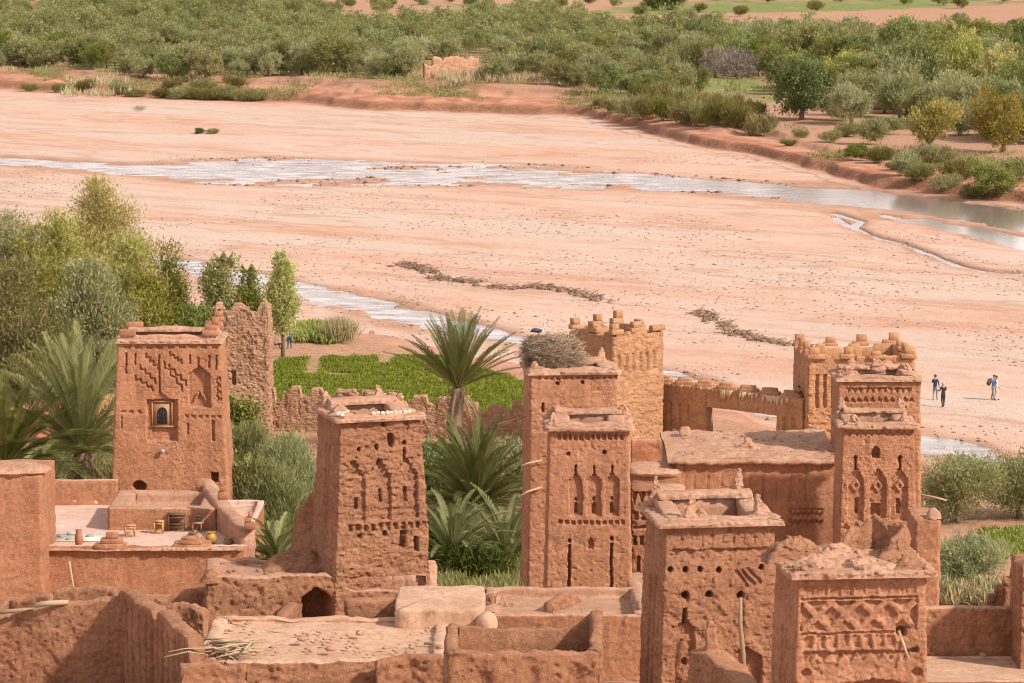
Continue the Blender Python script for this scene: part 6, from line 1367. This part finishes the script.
# ---------------------------------------------------------------- people
SKIN = simple('skin', (.42, .24, .16), .5, .1, 8); HAIR = simple('dark_hair', (.03, .022, .018), .5, .2, 20); PALEH = simple('pale_cap', (.62, .55, .48), .8, .1, 10)
CLOTH = {k: simple('cloth_' + k, c, .85, .15, 14) for k, c in dict(black=(.022, .022, .026), navy=(.03, .045, .09), blue=(.04, .16, .42), teal=(.03, .13, .13), grey=(.22, .23, .26), pale=(.62, .60, .57), mauve=(.34, .24, .36), cream=(.66, .58, .40), brown=(.13, .08, .055), red=(.30, .05, .04), dust=(.33, .22, .17), shoe=(.05, .045, .04)).items()}
def person(label, loc, face, top, low, hairm=None, pose='stand', h=1.74, lean=0.0, group=None, arms=((.05, .10), (.05, .10)), stride=.10):
    """one skinned figure; face = heading in radians (0 looks towards the camera)"""
    k = h / 1.74
    root = empty('person', loc, face, label, 'person', group)
    hip = .92 if pose != 'sit' else .42
    J, E, RD, BN = [], [], [], []
    def j(p, r, par=None, bn='low'):
        J.append(Vector(p) * k); RD.append(r * k)
        if par is not None: E.append((par, len(J) - 1)); BN.append(bn)
        return len(J) - 1
    ly = -math.sin(lean)
    pel = j((0, 0, hip), .145); sp = j((0, ly * .2, hip + .20), .135, pel, 'top'); ch = j((0, ly * .42, hip + .42), .150, sp, 'top'); nk = j((0, ly * .58, hip + .57), .062, ch, 'skin')
    hd0 = j((0, ly * .66 - .015, hip + .66), .080, nk, 'skin'); hd = j((0, ly * .74 - .02, hip + .745), .098, hd0, 'skin'); hd2 = j((0, ly * .78, hip + .82), .072, hd, 'skin')
    HD = J[hd].copy(); hands = []
    for s, (fw, up) in zip((-1, 1), arms):
        sh = j((s * .185, ly * .50, hip + .50), .066, ch, 'top'); elb = j((s * (.235 + .04 * up), ly * .4 - fw * .6 + .02, hip + .24 + up * .12), .047, sh, 'top')
        wr = j((s * (.235 - .10 * fw), ly * .2 - fw * 2.6 - .02, hip + .02 + up * .9), .033, elb, 'top' if s else 'skin'); hn = j((s * (.23 - .14 * fw), ly * .2 - fw * 3.0 - .03, hip - .07 + up * 1.1), .036, wr, 'skin'); hands.append((J[wr].copy(), J[hn].copy(), s))
    for s in (-1, 1):
        hp = j((s * .09, 0, hip - .06), .095, pel, 'low')
        if pose == 'sit': kn = j((s * .13, -.40, hip + .02), .066, hp, 'low'); an = j((s * .13, -.50, .09), .045, kn, 'low'); to = j((s * .14, -.66, .05), .042, an, 'shoe')
        else: kn = j((s * .10, s * stride * .4 - .03, .49), .064, hp, 'low'); an = j((s * .10, s * stride + .02, .09), .043, kn, 'low'); to = j((s * .12, s * stride - .14, .045), .042, an, 'shoe')
    me = bpy.data.meshes.new('body'); me.from_pydata([tuple(p) for p in J], E, []); o = bpy.data.objects.new('body', me); COL.objects.link(o)
    sk = o.modifiers.new('s', 'SKIN'); sv = me.skin_vertices[0].data
    for i, r in enumerate(RD): sv[i].radius = (r, r * (.72 if i in (pel, sp, ch) else 1))
    sv[pel].use_root = True
    ss = o.modifiers.new('d', 'SUBSURF'); ss.levels = ss.render_levels = 2
    bpy.context.view_layer.update(); ev = o.evaluated_get(bpy.context.evaluated_depsgraph_get()); m2 = bpy.data.meshes.new_from_object(ev)
    o.modifiers.clear(); o.data = m2; bpy.data.meshes.remove(me); o.parent = root
    mats = [SKIN, CLOTH[top], CLOTH[low], CLOTH['shoe']]; m2.materials.clear()
    for m in mats: m2.materials.append(m)
    A = np.array([J[a] for a, b in E]); B = np.array([J[b] for a, b in E]); code = {'skin': 0, 'top': 1, 'low': 2, 'shoe': 3}
    for p in m2.polygons:
        c = np.array(p.center); ab = B - A; t = np.clip(((c - A) * ab).sum(1) / (ab * ab).sum(1), 0, 1); d = np.linalg.norm(c - A - ab * t[:, None], axis=1) / 1.0
        p.material_index = code[BN[int(d.argmin())]]; p.use_smooth = True
    f = MB()
    for a, b_, s in hands:
        d = (b_ - a).normalized(); sd = Vector((1, 0, 0)); 
        for q in range(4): b0 = b_ + sd * (q - 1.5) * .018 * k; f.tube([b0 - d * .02, b0 + d * (.05 + .01 * (q in (1, 2))) * k, b0 + d * (.085 + .012 * (q in (1, 2))) * k + Vector((0, -.012, 0))], [.010 * k, .009 * k, .006 * k], 5)
        f.tube([b_ - d * .03, b_ - d * .0 - sd * s * .035 + Vector((0, -.02, 0)), b_ + d * .035 - sd * s * .045 + Vector((0, -.03, 0))], [.011 * k, .010 * k, .007 * k], 5)
    f.build('fingers', SKIN, o)
    hm = MB(); hm.ball(HD + Vector((0, .02, .045 * k)), (.100 * k, .112 * k, .098 * k), 12); hm.build('hair', hairm or HAIR, root)
    fm = MB(); fm.ball(HD + Vector((0, -.105 * k, -.015)), (.016, .024, .026), 8)
    for s in (-1, 1): fm.ball(HD + Vector((s * .098 * k, .005, -.005)), (.014, .03, .036), 8)
    fm.build('nose_and_ears', SKIN, o)
    em = MB()
    for s in (-1, 1): em.ball(HD + Vector((s * .036 * k, -.088 * k, .012)), (.013, .010, .010), 6)
    em.box(HD + Vector((0, -.094 * k, -.062 * k)), (.045, .008, .009)); em.build('eyes_and_mouth', HAIR, o)
    return root
def on(px, py, z=0.0):
    q = G(px, py, z); return Vector((q.x, q.y, hz(q.x, q.y)))
person('person in a dark jacket and dark trousers standing behind another on the sand', on(935, 400), R(150), 'navy', 'grey', HAIR, h=1.78, arms=((.05, .1), (.14, .35)))
person('person all in black with a pale cap standing on the sand', on(943, 407), R(200), 'black', 'black', PALEH, h=1.76, arms=((.14, .22), (.14, .22)))
pb = person('person in a bright blue top carrying a dark rucksack on the sand', on(992.5, 400), R(75), 'blue', 'grey', HAIR, h=1.76, lean=.15)
person('person in pale clothes standing close beside the one with the rucksack', on(996, 400), R(95), 'pale', 'cream', HAIR, h=1.70)
b = MB(); b.ball((0, 0, 0), (.17, .13, .27), 12).ball((0, .12, -.08), (.12, .07, .13), 10).box((-.09, -.12, .1), (.04, .12, .34)).box((.09, -.12, .1), (.04, .12, .34))
q = pb.location + Vector((math.sin(R(75)) * -.27, math.cos(R(75)) * .27, 1.27)); tag(b.build('rucksack', CLOTH['brown'], loc=tuple(q), rz=R(75)), 'dark rucksack on the back of the person in blue', 'rucksack')
person('person in a teal jacket and dark trousers standing by the field path', on(289.5, 349, 1), R(170), 'teal', 'navy', HAIR, h=1.72, arms=((.08, .15), (.08, .15)))
person('person sitting on the ground with dark trousers against the poplar trunk', on(276, 349.5, 1) , R(60), 'dust', 'black', HAIR, pose='sit', h=1.66)
person('person in a dark red top half hidden by the rubble tower', on(269.5, 349.5, 1), R(-40), 'brown', 'black', simple('red_scarf', (.34, .09, .08), .8, .1, 9), h=1.66, lean=.2)
p = gp(.965); q = P(798, 393, 97.6); person('person in dark clothes leaning over the top of the gate wall', (q.x, p[1] + .35, zg - .98), R(20), 'brown', 'black', HAIR, h=1.7, lean=.3)
# what he stands on: the walkway behind the gate wall
mw = mwall('walkway', MUD_TANS, [(gp(.9)[0], gp(.9)[1] + .7), (gp(1.0)[0] + .3, gp(1.0)[1] + .7)], zg - .98, .4, t=.7, res=.12, seed=131, rim=.01, rough=.02, wob=0, cope=0); sub(mw, GW)

# ---------------------------------------------------------------- stork and nest
nz_ = T3a.location + Vector((-.85, .1, H3a + .3))
r = random.Random(12); b = MB()
b.lathe((0, 0, -.2), [(0, .62), (.3, .88), (.7, 1.0), (1.05, .88), (1.3, .58), (1.36, .1)], 20, sx=1.1, sy=.95)
for k in range(1500):
    a = r.uniform(0, 6.28); z = r.uniform(-.25, 1.15); rad = (.86 + .24 * math.sin((z + .25) * 2.0) - .35 * max(0, z - .75)) * r.uniform(.78, 1.14); c = Vector((math.cos(a) * rad * 1.15, math.sin(a) * rad, z + .06 * math.sin(a * 3)))
    t = a + 1.57 + r.gauss(0, .8); l = r.uniform(.25, .9); d = Vector((math.cos(t), math.sin(t), r.gauss(0, .5))) * l * .5
    b.tube([c - d, c + Vector((0, 0, r.uniform(-.06, .06))), c + d], [.010, .017, .007], 4)
for k in range(420):
    a = r.uniform(0, 6.28); rad = r.uniform(.1, .85); c = Vector((math.cos(a) * rad * 1.1 + .1, math.sin(a) * rad, 1.12 + r.uniform(0, .16) - .22 * rad)); t = r.uniform(0, 6.28); d = Vector((math.cos(t), math.sin(t), r.uniform(-.3, .6))) * r.uniform(.15, .42)
    b.tube([c - d, c + d], [.015, .008], 4)
for k in range(160):
    c = Vector((r.uniform(.6, 1.6), r.uniform(-.9, .6), r.uniform(-.25, .45))); t = r.uniform(-.5, .5); d = Vector((math.cos(t), math.sin(t), r.uniform(-.5, .1))) * r.uniform(.2, .55); b.tube([c - d, c + d], [.014, .007], 4)
tag(b.build('stork_nest', STICK, loc=tuple(nz_), smooth=False), 'huge shaggy stick nest of a stork on the tall tower roof', 'nest')
FEA = simple('white_feathers', (.62, .60, .60), .7, .12, 12); FEB = simple('black_feathers', (.03, .03, .045), .5, .2, 12); BEAK = simple('red_beak', (.45, .09, .04), .4, .1, 10)
SK = empty('stork', nz_ + Vector((-.6, -.15, 1.16)), R(20), 'white stork with dark wings standing on the rim of the stick nest', 'bird'); SK.scale = (.8, .8, .8)
b = MB(); b.ball((0, 0, .42), (.30, .15, .15), 14).tube([(.20, 0, .48), (.32, 0, .62), (.30, 0, .78), (.34, 0, .86)], [.09, .06, .048, .05], 10).ball((.36, 0, .88), (.075, .052, .055), 10); b.build('body', FEA, SK)
b = MB(); b.ball((-.12, .11, .44), (.32, .05, .13), 12).ball((-.12, -.11, .44), (.32, .05, .13), 12).ball((-.38, 0, .38), (.16, .08, .05), 10); b.build('wings', FEB, SK)
b = MB(); b.tube([(.42, 0, .88), (.55, 0, .85), (.66, 0, .82)], [.026, .018, .004], 8); b.build('beak', BEAK, SK)
for s in (-1, 1): b = MB(); b.tube([(0, s * .06, .34), (.02, s * .06, .18), (0, s * .06, 0)], [.022, .012, .014], 6).box((.05, s * .06, -.005), (.14, .08, .02)); b.build('leg', BEAK, SK)

# ---------------------------------------------------------------- things on the roof terrace
zf = zt_ + .03
def tp(px, py): q = G(px, py, zf); return (q.x, q.y, zf)
def stool(label, loc, h, w_, d, mat, rz=0, shelf=False, group=None, name='wooden_stool', cat='stool'):
    o = empty(name, loc, rz, label, cat, group)
    b = MB(); b.box((0, 0, h), (w_, d, .05)); b.build('seat' if cat == 'stool' else 'table_top', mat, o, False)
    for sx in (-1, 1):
        for sy in (-1, 1): b = MB(); b.box((sx * (w_ / 2 - .05), sy * (d / 2 - .05), h / 2), (.06, .06, h)); b.build('leg', mat, o, False)
    b = MB()
    for sy in (-1, 1): b.box((0, sy * (d / 2 - .05), h * .82), (w_ - .12, .03, .09)).box((0, sy * (d / 2 - .05), h * .25), (w_ - .12, .03, .05))
    for sx in (-1, 1): b.box((sx * (w_ / 2 - .05), 0, h * .82), (.03, d - .12, .09)).box((sx * (w_ / 2 - .05), 0, h * .25), (.03, d - .12, .05))
    b.build('stretcher', mat, o, False)
    if shelf: b = MB(); b.box((0, 0, h * .42), (w_ - .06, d - .06, .035)); b.build('shelf', mat, o, False)
    return o
stool('honey coloured stool farthest from the dark table on the terrace', tp(130, 536), .55, .55, .45, WOOD_Y, R(12))
stool('honey coloured stool beside the dark table on the terrace', tp(159, 533), .62, .5, .42, WOOD_Y, R(-6))
stool('dark carved wooden table with a shelf against the low stair housing', tp(177, 530.5), .85, .9, .55, DARKW, R(3), True, None, 'wooden_table', 'table')
CH = empty('wooden_chair', tp(198, 531), R(-10), 'small brown wooden chair between the dark table and the yellow pot', 'chair')
b = MB(); b.box((0, 0, .42), (.5, .48, .05)); b.build('seat', WOOD, CH, False)
for sx in (-1, 1):
    for sy in (-1, 1): b = MB(); b.box((sx * .22, sy * .2, .21 if sy < 0 else .40), (.05, .05, .42 if sy < 0 else .80)); b.build('leg', WOOD, CH, False)
b = MB(); b.box((0, .2, .74), (.42, .03, .12)).box((0, .2, .58), (.42, .03, .06)); b.build('backrest', WOOD, CH, False)
def pot(label, loc, h, r_, mat, name='clay_pot'):
    o = empty(name, loc, 0, label, 'pot'); b = MB(); b.lathe((0, 0, 0), [(0, r_ * .55), (h * .15, r_ * .8), (h * .5, r_), (h * .8, r_ * .72), (h * .88, r_ * .6), (h, r_ * .78), (h * .96, r_ * .6), (h * .5, r_ * .5)], 16); b.build('vessel', mat, o)
    b = MB(); b.lathe((0, 0, 0), [(h * .97, r_ * .66), (h * 1.01, r_ * .84), (h * .985, r_ * .62)], 16); b.build('rim', mat, o); return o
pot('tall reddish clay pot near the open edge of the terrace', tp(79, 547), .85, .22, CERAM)
pot('round yellow glazed pot beside the stone oven', tp(211, 543), .55, .3, YELLOW)
pot('small grey brown pot in the shaded terrace corner', tp(228, 545), .32, .26, WOOD)
OV = empty('stone_bench', tp(193, 546), 0, 'low stacked stone hearth with a bowl at the terrace edge', 'hearth')
lump('stones', MUD, [(0, .95, .4), (.22, .9, .36), (.26, .6, .3), (.42, .55, .26), (.46, .35, .2), (.6, .3, .16)], OV, (0, 0, 0), 0, 141, amp=.1, n=10)
b = MB(); b.lathe((.02, 0, .58), [(0, .12), (.06, .22), (.10, .25), (.06, .18), (.04, .05)], 14); b.build('bowl', simple('olive_glaze', (.14, .15, .05), .35, .15, 15), OV)
b = MB(); b.box((0, 0, .12), (.42, .36, .24)); BX = b.build('black_box', IRON, loc=tp(183, 545)); tag(BX, 'small black box under a white cloth by the hearth', 'box')
b = MB(); V = []
n_ = 14; xs = np.linspace(-.34, .34, n_); Xc, Yc = np.meshgrid(xs, xs * .8); Zc = .27 + .02 * np.sin(Xc * 18) - .16 * sstep(.22, .34, np.maximum(np.abs(Xc), np.abs(Yc) / .8))
i = np.arange(n_ - 1)[:, None] * n_; j = np.arange(n_ - 1)[None]; F = np.stack([i + j, i + j + 1, i + n_ + j + 1, i + n_ + j], -1).reshape(-1, 4)
wc = mk('white_cloth', np.stack([Xc, Yc, Zc], -1).reshape(-1, 3), F, WHITE, loc=tp(184, 545)); sm_ = wc.modifiers.new('thick', 'SOLIDIFY'); sm_.thickness = .02; tag(wc, 'white cloth folded over the small black box', 'cloth')
# round patterned mats lying on the floor
for k, (px, py) in enumerate(((62, 537), (71, 534), (70, 540), (81, 536), (90, 537), (84, 541))):
    b = MB(); b.lathe((0, 0, 0), [(0, .19), (.05, .21), (.09, .2), (.10, .1)], 14); tag(b.build('floor_cushion', GREYP if k % 2 else simple('dusty_green_cloth', (.30, .34, .27), .9, .2, 20), loc=tp(px, py)), ('grey' if k % 2 else 'dusty green') + ' round floor cushion on the pink terrace', 'cushion', ('grey' if k % 2 else 'green') + ' floor cushions')
rug = MB(); rug.box((0, 0, .012), (2.6, 1.9, .02), rz=.05); tag(rug.build('rug', simple('pale_rug', (.60, .55, .50), .95, .15, 4), loc=tp(76, 538), smooth=False), 'pale worn rug under the round cushions', 'rug')
WLt = empty('wall_lamp', T1.location + Vector(((162 - f1.pc) * f1.m, fy(H1, .040, 3.6, H1 - 5.2) - .02, H1 - (449 - f1.pt) * f1.v)), 0, 'small round grey lamp on a bracket below the grilled window', 'lamp')
b = MB(); b.tube([(0, .1, 0), (0, -.12, .06), (.0, -.2, 0)], .018, 6); b.build('bracket', IRON, WLt); b = MB(); b.ball((0, -.22, -.06), .13, 12); b.build('lamp_shade', simple('grey_enamel', (.32, .34, .38), .4, .1, 10), WLt)
# ---------------------------------------------------------------- bundle of sticks on the flat roof, loose sticks
r = random.Random(31); b = MB()
for k in range(60):
    a = r.gauss(.35, .6); l = r.uniform(.7, 2.2); c = Vector((r.gauss(0, .35), r.gauss(0, .45), .08 + abs(r.gauss(0, .13)))); d = Vector((math.cos(a), math.sin(a), r.uniform(-.1, .12))) * l * .5
    b.tube([c - d, c + Vector((r.uniform(-.08, .08), r.uniform(-.08, .08), .05)), c + d], [.04, .038, .02], 5)
q = P(232, 654, 57.0); tag(b.build('stick_bundle', WOOD_L, loc=(q.x, 57.1 * YS, P(300, 655, 57).z + .06)), 'loose heap of pale sticks at the edge of the flat roof', 'sticks')
b = MB(); b.tube([(0, 0, 0), (.6, .1, .1), (1.5, .1, .12)], [.03, .03, .02], 5).tube([(-.1, -.4, -.1), (.7, -.2, .05), (1.3, -.3, .0)], [.035, .03, .02], 5); q = P(168, 652, 56.3)
tag(b.build('dry_branch', WOOD_L, loc=tuple(q)), 'forked dry branch sticking out below the fluted wall', 'branch')
b = MB(); b.tube([(0, 0, 0), (.9, 0, .03)], [.05, .04], 6); q = P(424, 640, 58); tag(b.build('roof_stick', WOOD, loc=(q.x, q.y, P(300, 655, 57).z - .05)), 'short dark timber lying alone on the flat roof', 'timber')
for k, (px, py) in enumerate(((440, 648), (302, 640), (360, 634), (330, 650))):
    q = G(px, py, P(300, 658, 56.5).z - .1); b = MB(); b.ball((0, 0, .05), (.16 + .05 * (k % 2), .2, .1), 8, wob=.4, seed=k); tag(b.build('loose_stone', MUD_PALE, loc=tuple(q)), 'loose stone lying on the pale flat roof', 'stone', 'stones on the flat roof')
q = G(983, 657, P(960, 657, 61.8).z); b = MB(); b.ball((0, 0, .08), (.17, .14, .12), 8, wob=.4, seed=9); tag(b.build('loose_stone', MUD_PALE, loc=tuple(q)), 'single loose stone on the small stepped terrace', 'stone')
q = on(651, 0) if False else on(372, 337, .5); lump_ = lump('boundary_stone', MUD_PALE, [(0, .3, .3), (.5, .28, .26), (.9, .15, .15)], None, tuple(q), 0, 151, amp=.12); tag(lump_, 'upright stone on the bank beyond the green field', 'stone')
